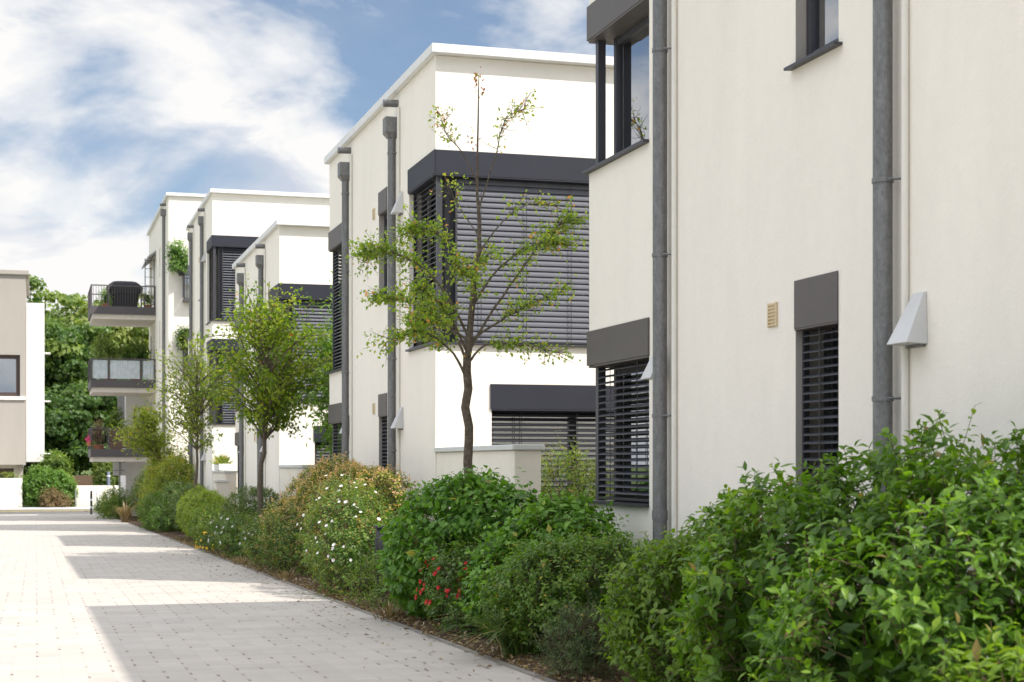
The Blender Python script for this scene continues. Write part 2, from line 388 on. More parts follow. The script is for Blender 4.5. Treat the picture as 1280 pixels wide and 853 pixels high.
def shoots(lv, tw, P, N, slen, nl, L, W, up=.5, spread=.45, tmpl=T_COARSE, tmean=.45, tvar=.2, droop=.25, mi=0, stem=.0022, tipgain=.18, clumpf=2.2):
    """leafy shoots growing out of a crown"""
    n = len(P)
    D = unit(N * .75 + np.array([0,0,up]) + rg.normal(size=(n,3)) * spread)
    ls = slen * rg.uniform(.5, 1.25, n)
    if tw is not None:
        for i in range(n):
            if rg.random() < .6:
                a = P[i] - D[i]*ls[i]*.8; b = P[i] + D[i]*ls[i]
                tw.tube([a, (a+b)/2 + rg.normal(size=3)*ls[i]*.05, b], [stem*1.4, stem, stem*.5], 3, False)
    cl = .5*np.sin(P[:,0]*clumpf*3+1.3*P[:,2])*np.sin(P[:,1]*clumpf*2+2*P[:,2]*clumpf) + rg.normal(size=n)*.35
    side = unit(np.cross(D, randdir(n))); fwd = np.cross(D, side)
    for j in range(nl):
        t = (j + rg.uniform(.2, .9, n)) / nl
        ang = j * 2.4 + rg.uniform(-.5, .5, n)
        rad = side*np.cos(ang)[:,None] + fwd*np.sin(ang)[:,None]
        p = P + D * (ls*t)[:,None]
        tip = j >= nl - 2
        d = unit(D*(.9 if tip else .4) + rad*.85 + rg.normal(size=(n,3))*.2 - np.array([0,0,droop]))
        nn = unit(D*.6 + np.array([0,0,.7]) + N*.25 + rg.normal(size=(n,3))*.3)
        sz = L * rg.uniform(.6, 1.2, n) * (1.0 if not tip else .75)
        tint = tmean + tvar*cl + rg.normal(size=n)*.13 + tipgain*(t-.4)
        bad = rg.random(n) < .005
        tint[bad] = 1
        lv.add(p, d, nn, sz, W, tint, tmpl, mi)

def shrub(name, label, cat, loc, lobes, mat, L=.06, W=.5, n=500, slen=.14, nl=7, group=None, tmpl=T_COARSE, fill=600, up=.5, tmean=.45, tvar=.2, tipgain=.18,
          spread=.45, droop=.25, lo=.78, hi=.98, stems=9, twigs=True, fillL=None, top=0, gaps=.75, inner=.78):
    x, y = loc[0], loc[1]; z = gz(y) if len(loc) < 3 else loc[2]
    root = thing(name, (x, y, z), label, cat, group)
    lob = [(x+a, y+b, z+c, rx, ry, rz) for a, b, c, rx, ry, rz in lobes]
    lv = Leaves(); tw = MB()
    P, N = lobe_points(lob, n, lo, hi, -.88, inner, gaps)
    ok = P[:,2] > z + .03; P, N = P[ok], N[ok]
    shoots(lv, tw if twigs else None, P, N, slen, nl, L, W, up, spread, tmpl, tmean, tvar, droop, tipgain=tipgain)
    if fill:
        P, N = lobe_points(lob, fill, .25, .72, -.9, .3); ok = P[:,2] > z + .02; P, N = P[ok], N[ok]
        lv.add(P, randdir(len(P)), randdir(len(P)), (fillL or L*1.25), W*1.1, rg.uniform(.0, .4, len(P)), T_COARSE)  # inner leaves keep to dark tints: shade inside the bush put into colour
    if top:                      # longer shoots of this year's growth that break the outline
        P, N = lobe_points(lob, top, .92, 1.0, .25); shoots(lv, tw, P, N, slen*1.9, nl+2, L*.85, W, up+.5, .4, tmpl, tmean+.14, tvar*.5, droop, tipgain=tipgain)
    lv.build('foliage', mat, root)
    for k in range(stems):
        lo_ = lob[k % len(lob)]
        e = Vector(lo_[:3]) + Vector((random.uniform(-.7,.7)*lo_[3], random.uniform(-.7,.7)*lo_[4], random.uniform(.1,.7)*lo_[5]))
        b0 = Vector((lo_[0]*.6 + x*.4 + random.uniform(-.08,.08), lo_[1]*.6 + y*.4 + random.uniform(-.08,.08), z-.03))
        mid = (b0+e)/2 + Vector((random.uniform(-.08,.08), random.uniform(-.08,.08), .06))
        tw.tube([b0, mid, e], [.011, .008, .003], 5, False)
    tw.build('stems', M['twig'], root, fix=False, smooth=True)
    return root, lob

def flower_mesh(r, petals=7, layers=3):
    mb = MB()
    for l in range(layers):
        k = r * (1 - .30*l); lift = .30*l
        for i in range(petals - l):
            a = 2*math.pi*i/(petals-l) + l*.5
            c, s_ = math.cos(a), math.sin(a)
            def q(u, v, h): return (k*(u*c - v*s_), k*(u*s_ + v*c), k*(h+lift))
            mb.add([q(.05,0,0), q(.50,.40,.30), q(.92,.22,.72-.06*l), q(.98,-.2,.60), q(.52,-.38,.26)], [(0,4,3,2,1)])
    me = bpy.data.meshes.new('flower'); me.from_pydata(mb.v, [], mb.f); me.update()
    return me
def flowers(root, lob, me, mat, n, box=None, face=(-.6, -.7, .5), hi=1.16):
    if not me.materials: me.materials.append(mat)
    P, N = lobe_points(lob, n*30, 1.03, hi, -.2)
    f = unit(np.array([face]))[0]
    keep = [i for i in range(len(P)) if N[i] @ f > .25 and (box is None or box(P[i]))]
    # bunch them: choose a few centres and take near neighbours
    cent = [P[keep[int(rg.integers(len(keep)))]] for _ in range(max(3, n//4))] if keep else []
    sc = sorted(keep, key=lambda i: min(np.linalg.norm(P[i]-c) for c in cent) + rg.uniform(0, .12))
    sc = [int(q) for q in rg.permutation(sc)[:n*2//3]] + [int(q) for q in rg.permutation(sc[:n*2])[:n - n*2//3]]
    for i in sc[:n]:
        o = bpy.data.objects.new('flower', me); col.objects.link(o); o.parent = root
        o.location = Vector(P[i] + N[i]*.03) - Vector(root.location)
        q = Vector(unit(N[i] + np.array([-.2,-.3,.3]) + rg.normal(size=3)*.25)).to_track_quat('Z', 'Y')
        o.rotation_euler = q.to_euler(); o.scale = [random.uniform(.75, 1.25)]*3

def limb(mb, pts, r0, r1, n=7):
    """smooth tapered branch through points; returns dense polyline"""
    P = [np.array(p, float) for p in pts]; out = []
    for i in range(len(P)-1):
        p0 = P[max(i-1,0)]; p1 = P[i]; p2 = P[i+1]; p3 = P[min(i+2,len(P)-1)]
        for t in np.linspace(0, 1, 5)[:-1]:
            out.append(.5*((2*p1)+(-p0+p2)*t+(2*p0-5*p1+4*p2-p3)*t*t+(-p0+3*p1-3*p2+p3)*t**3))
    out.append(P[-1]); out = np.array(out)
    out[1:-1] += rg.normal(size=(len(out)-2,3))*r0*.25
    mb.tube(list(out), list(np.linspace(r0, r1, len(out))), n, True)
    return out

# ------------------------------------------------------------------ ground
def sheet(name, x0, x1, ys, dz, mat):
    mb = MB()
    for i in range(len(ys)-1):
        a, b = ys[i], ys[i+1]
        mb.add([(x0,a,gz(a)+dz),(x1,a,gz(a)+dz),(x1,b,gz(b)+dz),(x0,b,gz(b)+dz)], [(0,1,2,3)])
    o = mb.build(name, mat, fix=False); return tag(o, kind='structure')
KX = 3.13            # edge of the paving
sheet('ground', -900, 900, [-60, 0, FLATY, 1500], -.03, M['lawn'])
sheet('paved_lane', -9, KX, [-25, 0, 30, 60, FLATY, 80.6], 0, M['paving'])
sheet('road', -120, 120, [80.6, 84.0], -.012, M['road'])
mb = MB(); mb.box(-120, 120, 84.0, 84.25, gz(90)-.2, gz(90)+.05); tag(mb.build('kerb', M['asphalt_edge'], bevel=.01), kind='structure')
sheet('verge', -120, 120, [84.25, 86.6], .04, M['verge'])
sheet('sidewalk', -120, 120, [86.6, 91.5], .06, M['sidewalk'])
mb = MB()                                   # flush stone edging between lane and bed
y = -8.0
while y < 79:
    mb.hull([(KX+.002,y,gz(y)-.1),(KX+.062,y,gz(y)-.1),(KX+.062,y,gz(y)+.006),(KX+.002,y,gz(y)+.006)],
            [(KX+.002,y+.985,gz(y+.985)-.1),(KX+.062,y+.985,gz(y+.985)-.1),(KX+.062,y+.985,gz(y+.985)+.006),(KX+.002,y+.985,gz(y+.985)+.006)])
    y += 1.0
tag(mb.build('bed_edging', M['asphalt_edge']), kind='structure')
# mulched bed, uneven
nx, ny = 14, 500
xs = np.concatenate([np.linspace(KX+.065, 5.6, nx-1), [15.0]]); ysb = np.linspace(-4, 79, ny)
bedv = []
for yy in ysb:
    for i, xx in enumerate(xs):
        bump_ = .018*math.sin(xx*9+yy*5)*math.sin(yy*7.3) + random.uniform(-.012,.014)
        bedv.append((xx, yy, gz(yy) + (.0 if i == 0 else .035 + bump_)))
bedf = [(j*nx+i, j*nx+i+1, (j+1)*nx+i+1, (j+1)*nx+i) for j in range(ny-1) for i in range(nx-1)]
me = bpy.data.meshes.new('planting_bed'); me.from_pydata(bedv, [], bedf); me.update()
tag(link('planting_bed', me, M['soil']), kind='structure')
# litter: bark chips and fallen leaves
lv = Leaves(); n = 6500
yy = rg.uniform(4, 40, n); xx = KX - .03 + np.abs(rg.normal(size=n))*.32
zz = -SLOPE*yy + .045
lv.add(np.stack([xx,yy,zz],1), unit(rg.normal(size=(n,3))*np.array([1,1,.25])), unit(np.array([0,0,1.0])+rg.normal(size=(n,3))*.5), rg.uniform(.02,.055,n), .55, rg.uniform(0,1,n)**1.6)
tag(lv.build('mulch_litter', F['dry']), 'dry leaves and bark chips strewn over the soil along the bed edge', 'leaf litter', kind='stuff')
lv = Leaves(); n = 420
yy = rg.uniform(8, 42, n); xx = KX - np.abs(rg.normal(size=n))*.45
lv.add(np.stack([xx,yy,-SLOPE*yy+.008],1), unit(rg.normal(size=(n,3))*np.array([1,1,.08])), unit(np.array([0,0,1.0])+rg.normal(size=(n,3))*.25), rg.uniform(.025,.055,n), .55, rg.uniform(0,.8,n))
tag(lv.build('fallen_leaves', F['dry']), 'small fallen leaves lying on the grey pavers beside the bed', 'fallen leaves', kind='stuff')

# ------------------------------------------------------------------ houses
X0 = 4.70; TH = .34; WID = 9.2; LEN = 7.4; ST = 2.88
def blind(parent, axis, c, a0, a1, z0, z1, pitch, tilt, mat, width=.078, cords=2, inv=1):
    """venetian blind; axis 'y': runs along y at x=c, 'x': runs along x at y=c. tilt in radians, outer edge down"""
    mb = MB(); z = z1 - .03
    prof = []
    for k in range(6):
        s_ = (k/5 - .5); prof.append((s_*width, .010*(1-(2*s_)**2)))
    prof = prof + [(p, q-.0028) for p, q in prof[::-1]]
    while z > z0 + .04:
        tl = tilt + random.uniform(-.02, .02)
        loop = [(p*math.cos(tl) - q*math.sin(tl), p*math.sin(tl) + q*math.cos(tl)) for p, q in prof]
        if axis == 'y':
            mb.hull([(c + o, a0, z + h) for o, h in loop], [(c + o, a1, z + h) for o, h in loop])
        else:
            mb.hull([(a0, c + inv*o, z + h) for o, h in loop], [(a1, c + inv*o, z + h) for o, h in loop])
        z -= pitch
    o = mb.build('blind', mat, parent)
    cb = MB()
    for k in range(cords):
        a = a0 + (a1-a0)*(k+.5)/cords if cords > 1 else (a0+a1)/2
        for s_ in (-.045, .045):
            if axis == 'y': cb.box(c+s_-.002, c+s_+.002, a-.004, a+.004, z0+.03, z1)
            else: cb.box(a-.004, a+.004, c+s_-.002, c+s_+.002, z0+.03, z1)
    if axis == 'y':
        cb.box(c-.035, c+.035, a0, a1, z0+.012, z0+.034)
    else:
        cb.box(a0, a1, c-.035, c+.035, z0+.012, z0+.034)
    cb.build('ladder_cords', M['dark'], o)
    for a in (a0-.026, a1+.004):
        gb = MB()
        if axis == 'y': gb.box(c-.02, c+.02, a, a+.022, z0, z1)
        else: gb.box(a, a+.022, c-.02, c+.02, z0, z1)
        gb.build('guide_rail', M['frame'], o)
    return o
def glazing(parent, axis, c, a0, a1, z0, z1, mull=(), fw=.065, dep=.07):
    fb = MB(); rails = [(a0, a0+fw), (a1-fw, a1)] + [(m-fw*.7, m+fw*.7) for m in mull]
    for p, q in rails:
        if axis == 'y': fb.box(c, c+dep, p, q, z0, z1)
        else: fb.box(p, q, c, c+dep, z0, z1)
    ed = sorted([a0+fw] + [x for m in mull for x in (m-fw*.7, m+fw*.7)] + [a1-fw])
    pb = MB()
    for i in range(0, len(ed), 2):
        p, q = ed[i], ed[i+1]
        for za, zb in ((z0, z0+fw), (z1-fw, z1)):
            if axis == 'y': fb.box(c+.004, c+dep-.004, p, q, za, zb)
            else: fb.box(p, q, c+.004, c+dep-.004, za, zb)
        if axis == 'y': pb.box(c+.03, c+.036, p, q, z0+fw, z1-fw)
        else: pb.box(p, q, c+.03, c+.036, z0+fw, z1-fw)
    w = fb.build('window', M['frame'], parent)
    pb.build('pane', M['glass'], w)
    return w

def house(yn, dz, label, storeys=2, cat='house', group=None, far_sill=1.50, L=LEN, near_blind='slatlight', tilt_gable=1.2, cornerwin=True, lowblind_far=True, upblind_far=True, wid=WID):
    yf = yn + L
    E = lambda z: EYE + dz + z
    zg = gz(yn + L/2) - .5
    heads = [.68 + ST*i for i in range(storeys)]
    roof = heads[-1] + 1.59; zr = E(roof - .13)
    root = thing('row_house', (X0, yn, gz(yn)), label, cat, group)
    # ---- openings (street face: u=y, v=z)
    hs = []; hn = []; hf = []
    NW = 1.45; GW = 2.10; FW = 1.5
    for i, h in enumerate(heads):
        base = ST*i
        if i == 0:
            hn.append((5.42, 7.7, E(-1.35), E(h)))
            hs.append((yf-NW, yf, E(-.54), E(h))); hf.append((X0, X0+FW, E(-.54), E(h)))
            hs.append((yf-4.60, yf-4.02, E(-.75), E(h)))
        else:
            hs.append((yn, yn+NW, E(base-1.41), E(h))); hn.append((X0, X0+GW, E(base-1.41), E(h)))
            fs = far_sill + base - ST
            hs.append((yf-NW, yf, E(fs), E(h))); hf.append((X0, X0+FW, E(fs), E(h)))
            hs.append((yf-4.60, yf-4.02, E(base-.52), E(h)))
    wm = MB()
    wall_panel(wm, lambda u, v, w: (X0+w, u, v), [yn, yf], [zg, zr], hs, TH)
    clipn = [(max(a, X0+TH), b, c, d) for a, b, c, d in hn]; clipf = [(max(a, X0+TH), b, c, d) for a, b, c, d in hf]
    wall_panel(wm, lambda u, v, w: (u, yn+w, v), [X0+TH, X0+wid], [zg, zr], clipn, TH)
    wall_panel(wm, lambda u, v, w: (u, yf-w, v), [X0+TH, X0+wid], [zg, zr], clipf, TH)
    wm.box(X0+wid-TH, X0+wid, yn+TH, yf-TH, zg, zr)
    merge_build(wm, 'wall', M['plaster'], root, .006)
    # interior floors and a back partition, so the rooms have depth
    fl = MB()
    for i in range(storeys):
        fl.box(X0+TH+.01, X0+wid-TH-.01, yn+TH+.01, yf-TH-.01, E(-1.5+ST*i)-.18, E(-1.5+ST*i))
    fl.build('floor', M['room_floor'], root)
    pt = MB(); pt.box(X0+2.9, X0+3.0, yn+TH+.02, yf-TH-.02, E(-1.49), zr-.02); pt.box(X0+TH+.02, X0+2.88, yn+L*.45, yn+L*.45+.1, E(-1.48), zr-.02)
    pt.build('partition', M['room'], root)
    # ---- roof: slab with a folded metal coping
    rb = MB(); o_ = .112; p_ = .055
    rb.box(X0-p_, X0+wid+p_, yn-o_, yf+o_, zr+.002, E(roof)-.035)
    ro = rb.build('roof', M['coping'], root, .008)
    cp = MB(); t = .012
    for (xa, xb, ya, yb) in ((X0-p_-t, X0-p_+.22, yn-o_-t, yf+o_+t), (X0+wid+p_-.22, X0+wid+p_+t, yn-o_-t, yf+o_+t),
                             (X0-p_+.222, X0+wid+p_-.222, yn-o_-t, yn-o_+.22), (X0-p_+.222, X0+wid+p_-.222, yf+o_-.22, yf+o_+t)):
        cp.box(xa, xb, ya, yb, E(roof)-.12, E(roof)-.015)
    cp.build('coping', M['coping'], ro)
    IN = .17                                            # glazing set-back
    for i, h in enumerate(heads):
        base = ST*i; zt = E(h)
        # narrow stair / bath windows
        y0, y1 = yf-4.60, yf-4.02; zs = E(-.75) if i == 0 else E(base-.52)
        bb = MB(); bb.box(X0-.010, X0+.16, y0+.003, y1-.003, zt-.012, zt); bb.box(X0-.012, X0-.001, y0, y1, zt, zt+.31)
        bb.build('blind_box', M['box'], root, .003)
        gd = .20 if i == 0 else .075
        gl = glazing(root, 'y', X0+gd, y0+.006, y1-.006, zs+.032, zt-.013)
        rv = MB(); rv.box(X0+.001, X0+gd-.001, y1-.005, y1-.0005, zs+.031, zt-.013); rv.build('reveal_lining', M['reveal'], gl)
        sl = MB(); sl.hull([(X0-.06, y0-.05, zs-.006),(X0+.19, y0-.05, zs+.012),(X0+.19, y0-.05, zs+.030),(X0-.06, y0-.05, zs+.012)],
                           [(X0-.06, y1+.05, zs-.006),(X0+.19, y1+.05, zs+.012),(X0+.19, y1+.05, zs+.030),(X0-.06, y1+.05, zs+.012)])
        sl.build('window_sill', M['frame'], root)
        if i == 0: blind(root, 'y', X0+.066, y0+.03, y1-.03, zs+.03, zt-.014, .053, .22, M['slat'], cords=1)
        # far corner window (all storeys)
        zs = E(-.54) if i == 0 else E(far_sill+base-ST)
        p = .018
        y0, y1 = yf-NW, yf
        bb = MB()
        bb.box(X0-p, X0+.0-.001, y0-.01, y1+p, zt-.002, zt+.30); bb.box(X0, X0+FW+.02, yf+.001, yf+p, zt-.002, zt+.30)
        bb.box(X0-p+.003, X0+.17, y0+.003, yf-.175, zt-.02, zt-.004); bb.box(X0+.0, X0+FW-.003, yf-.17, yf+p-.003, zt-.02, zt-.004)
        bb.build('blind_box', M['box'], root, .003)
        ps = MB(); ps.box(X0+.045, X0+.115, yf-.115, yf-.045, zs+.03, zt-.02); ps.build('corner_post', M['frame'], root)
        glazing(root, 'y', X0+IN, y0, yf-IN, zs+.02, zt-.022); glazing(root, 'x', yf-IN-.07, X0+IN+.075, X0+FW, zs+.02, zt-.022)
        sl = MB(); sl.box(X0-.05, X0+IN, y0+.002, yf+.05, zs+.002, zs+.026); sl.box(X0+IN+.001, X0+FW-.002, yf-IN, yf+.05, zs+.002, zs+.026); sl.build('window_sill', M['frame'], root)
        if (lowblind_far and i == 0) or (upblind_far and i > 0):
            blind(root, 'y', X0+.08, y0+.03, yf-.12, zs+.03, zt-.021, .056, .30 if i == 0 else .55, M['slat'])
            if i > 0: blind(root, 'x', yf-.09, X0+.14, X0+FW-.03, zs+.03, zt-.021, .056, .5, M['slat'], inv=-1)
        if i == 0:
            # garden window in the near gable
            x0, x1 = 5.42, 7.7; zs = E(-1.35)
            bb = MB(); bb.box(x0-.02, x1+.02, yn-.022, yn-.001, zt-.002, zt+.31); bb.box(x0+.002, x1-.002, yn-.019, yn+.16, zt-.02, zt-.003)
            bb.build('blind_box', M['boxblue'], root, .003)
            glazing(root, 'x', yn+.22, x0, x1, zs, zt-.021, ((x0+x1)/2,))
            blind(root, 'x', yn+.10, x0+.03, x1-.03, zs+.02, zt-.022, .066, .38, M['slatshade'], cords=3)
        else:
            zs = E(base-1.41)
            bb = MB()
            bb.box(X0-p, X0-.001, yn-p, yn+NW+.01, zt-.002, zt+.30); bb.box(X0, X0+GW+.02, yn-p, yn-.001, zt-.002, zt+.30)
            bb.box(X0-p+.003, X0+.17, yn+.175, yn+NW-.003, zt-.02, zt-.004); bb.box(X0-p+.003, X0+GW-.003, yn-p+.003, yn+.17, zt-.02, zt-.004)
            bb.build('blind_box', M['boxblue'], root, .003)
            ps = MB(); ps.box(X0+.03, X0+.095, yn+.03, yn+.095, zs+.03, zt-.02); ps.build('corner_post', M['frame'], root)
            glazing(root, 'y', X0+IN, yn+IN, yn+NW, zs+.02, zt-.022); glazing(root, 'x', yn+IN, X0+IN+.075, X0+GW, zs+.02, zt-.022, (X0+1.2,))
            sl = MB(); sl.box(X0-.05, X0+IN, yn-.05, yn+NW-.002, zs+.002, zs+.026); sl.box(X0+IN+.001, X0+GW-.002, yn-.05, yn+IN, zs+.002, zs+.026); sl.build('window_sill', M['frame'], root)
            blind(root, 'y', X0+.08, yn+.13, yn+NW-.03, zs+.03, zt-.021, .066, .45, M['slat'])
            blind(root, 'x', yn+.09, X0+.30, X0+GW-.03, zs+.03, zt-.021, .070, tilt_gable, M[near_blind], cords=3)
    # ---- rainwater: scupper, hopper head, pipe, clips
    for yp in (yf-1.89, yf-5.28):
        zt = E(roof); zb = gz(yp)-.1; xp = X0-.085; r = .056
        mb = MB(); mb.tube([(xp,yp,zb),(xp,yp,zt-.72)], r, 20)
        dp = mb.build('downpipe', M['zinc'], root, smooth=True)
        hb = MB()
        hb.box(X0-.19, X0-.012, yp-.10, yp+.10, zt-.68, zt-.47)
        hb.hull([(xp-.056,yp-.056,zt-.75),(xp+.056,yp-.056,zt-.75),(xp+.056,yp+.056,zt-.75),(xp-.056,yp+.056,zt-.75)],
                [(X0-.19,yp-.10,zt-.682),(X0-.012,yp-.10,zt-.682),(X0-.012,yp+.10,zt-.682),(X0-.19,yp+.10,zt-.682)])
        hb.build('rain_hopper', M['zinc'], dp, .004)
        sb = MB(); sb.tube([(X0+.02,yp,zt-.27),(X0-.20,yp,zt-.275)], .05, 14); sb.build('scupper', M['zinc'], dp, smooth=True)
        for zc in (E(-.80), E(.18), E(1.42), E(3.0), E(4.2), E(5.8), E(8.0)):
            if zc < zt - .8:
                cb = MB(); cb.tube([(xp,yp,zc-.014),(xp,yp,zc+.014)], r+.006, 20); cb.tube([(xp,yp-r-.003,zc),(X0+.01,yp-r-.05,zc)], .008, 6)
                cb.tube([(xp, yp-r-.004, zc-.011), (xp, yp-r-.022, zc-.011)], .006, 6)
                cb.build('pipe_clip', M['zinc'], dp, smooth=True)
        jb = MB(); jb.tube([(xp,yp,E(-.62)),(xp,yp,E(-.55)),(xp,yp,E(-.55)+.001)], [r+.005,r+.005,r+.001], 20); jb.build('pipe_socket', M['zinc'], dp, smooth=True)
        cd = MB(); cd.tube([(X0-.022,yp-.135,zb),(X0-.022,yp-.135,zt-.35)], .021, 12); cd.build('conduit', M['conduit'], root, smooth=True)
    # ---- extract hoods and grilles
    for i in range(storeys):
        for yh, zz in ((yf-5.61, .62+ST*i),) + (((yf-1.80, .62),) if i == 0 else ()):
            z0, z1 = E(zz-.15), E(zz+.14)
            hb = MB()
            top = [(X0-.001,yh+.0,z1),(X0-.001,yh+.115,z1),(X0-.022,yh+.115,z1-.004),(X0-.022,yh+.0,z1-.004)]
            bot = [(X0-.001,yh-.012,z0),(X0-.001,yh+.205,z0),(X0-.135,yh+.205,z0+.006),(X0-.135,yh-.012,z0+.006)]
            hb.hull(bot, top); hd = hb.build('vent_hood', M['hood'], root, .004)
            fb = MB(); fb.box(X0-.030, X0-.002, yh+.01, yh+.18, z0-.014, z0-.001); fb.build('hood_flap', M['zinc'], hd)
        gy, gzz = yf-3.70, .80 + (ST*i if i == 0 else ST*i-.06)
        gb = MB(); z0 = E(gzz-.08)
        gb.box(X0-.006, X0-.001, gy-.065, gy+.065, z0, z0+.16); gb.box(X0-.016, X0-.006, gy-.065, gy-.052, z0, z0+.16); gb.box(X0-.016, X0-.006, gy+.052, gy+.065, z0, z0+.16)
        for k in range(7): gb.box(X0-.016, X0-.0061, gy-.051, gy+.051, z0+.006+k*.023, z0+.015+k*.023)
        gb.build('vent_grille', M['grille'], root)
    return root

G = 'white rendered houses along the lane'
h1 = house(4.9, .19, 'nearest white rendered house with two zinc downpipes, behind the large green shrub at right', far_sill=2.38, upblind_far=False, group=G, L=8.5)
h2 = house(19.1, 0, 'white rendered house with large silver slatted corner blind, behind the sparse thin tree', group=G)
h3 = house(32.25, -.22, 'lower white house half hidden by the dense round tree, third along the lane', group=G, tilt_gable=1.0)
h4 = house(45.0, -.38, 'three storey white house with dark tall corner window above the low third house roof', 3, group=G, near_blind='slat', tilt_gable=.7)

# curtain and net in the upper corner window of the nearest house
mb = MB(); E1 = lambda z: EYE+.19+z
for ya, yb in ((12.15, 12.74), (12.83, 13.10)):
    n = 26
    loop = [(5.06+.018*math.sin(k*1.7), ya+(yb-ya)*k/n) for k in range(n+1)]
    poly = loop + [(x+.004, y) for x, y in loop[::-1]]
    mb = MB(); mb.prism(poly, E1(2.44), E1(3.5)); mb.build('curtain', M['curtain'], h1, smooth=True)

# ------------------------------------------------------------------ garden walls between the houses
def garden_wall(yn, dz, y_end, label, capz=.20, ret=.9, thick=.30):
    z1 = EYE+dz+capz
    t = thing('garden_wall', (X0, y_end, gz(y_end)), label, 'wall', 'low white garden walls')
    mb = MB(); zb = gz(yn)-.4
    mb.box(X0+.012, X0+thick, y_end, yn-.004, zb, z1-.06)
    mb.build('wall', M['plaster_garden'], t, .01)
    cb = MB(); cb.box(X0-.02, X0+thick+.03, y_end-.035, yn-.004, z1-.058, z1)
    cb.build('wall_cap', M['capstone'], t, .008)
    return t
garden_wall(19.1, 0, 15.75, 'low white garden wall with grey cap behind the thin sparse tree trunk')
garden_wall(32.25, -.22, 29.3, 'low white garden wall at the third house, behind the pink tipped hedge')
gw = garden_wall(45.0, -.38, 41.9, 'low white garden wall carrying a planter, beyond the dense round tree')
# pier and planter on that wall
t = thing('wall_pier', (4.55, 41.4, gz(41.4)), 'short white pier at the end of the planter wall', 'pier')
mb = MB(); mb.box(4.40, 4.72, 41.2, 41.6, gz(41.4)-.3, .78); mb.build('pillar', M['plaster_garden'], t, .01)
mb = MB(); mb.box(4.37, 4.75, 41.17, 41.63, .781, .84); mb.build('wall_cap', M['whitepanel'], t, .006)
t = thing('planter', (4.80, 43.6, 1.08), 'white box planter with tufted grass on the low garden wall', 'planter')
mb = MB(); mb.box(4.66, 4.94, 43.0, 44.2, 1.075, 1.25); mb.build('trough', M['whitepanel'], t, .01)
lv = Leaves(); n = 260
P = np.stack([rg.uniform(4.68,4.92,n), rg.uniform(43.05,44.1,n), np.full(n,1.23)],1)
lv.add(P, unit(np.array([0,0,1.0])+rg.normal(size=(n,3))*.5), randdir(n), rg.uniform(.12,.34,n), .10, rg.uniform(.2,1,n), T_NEEDLE)
lv.build('plant', F['olive'], t)

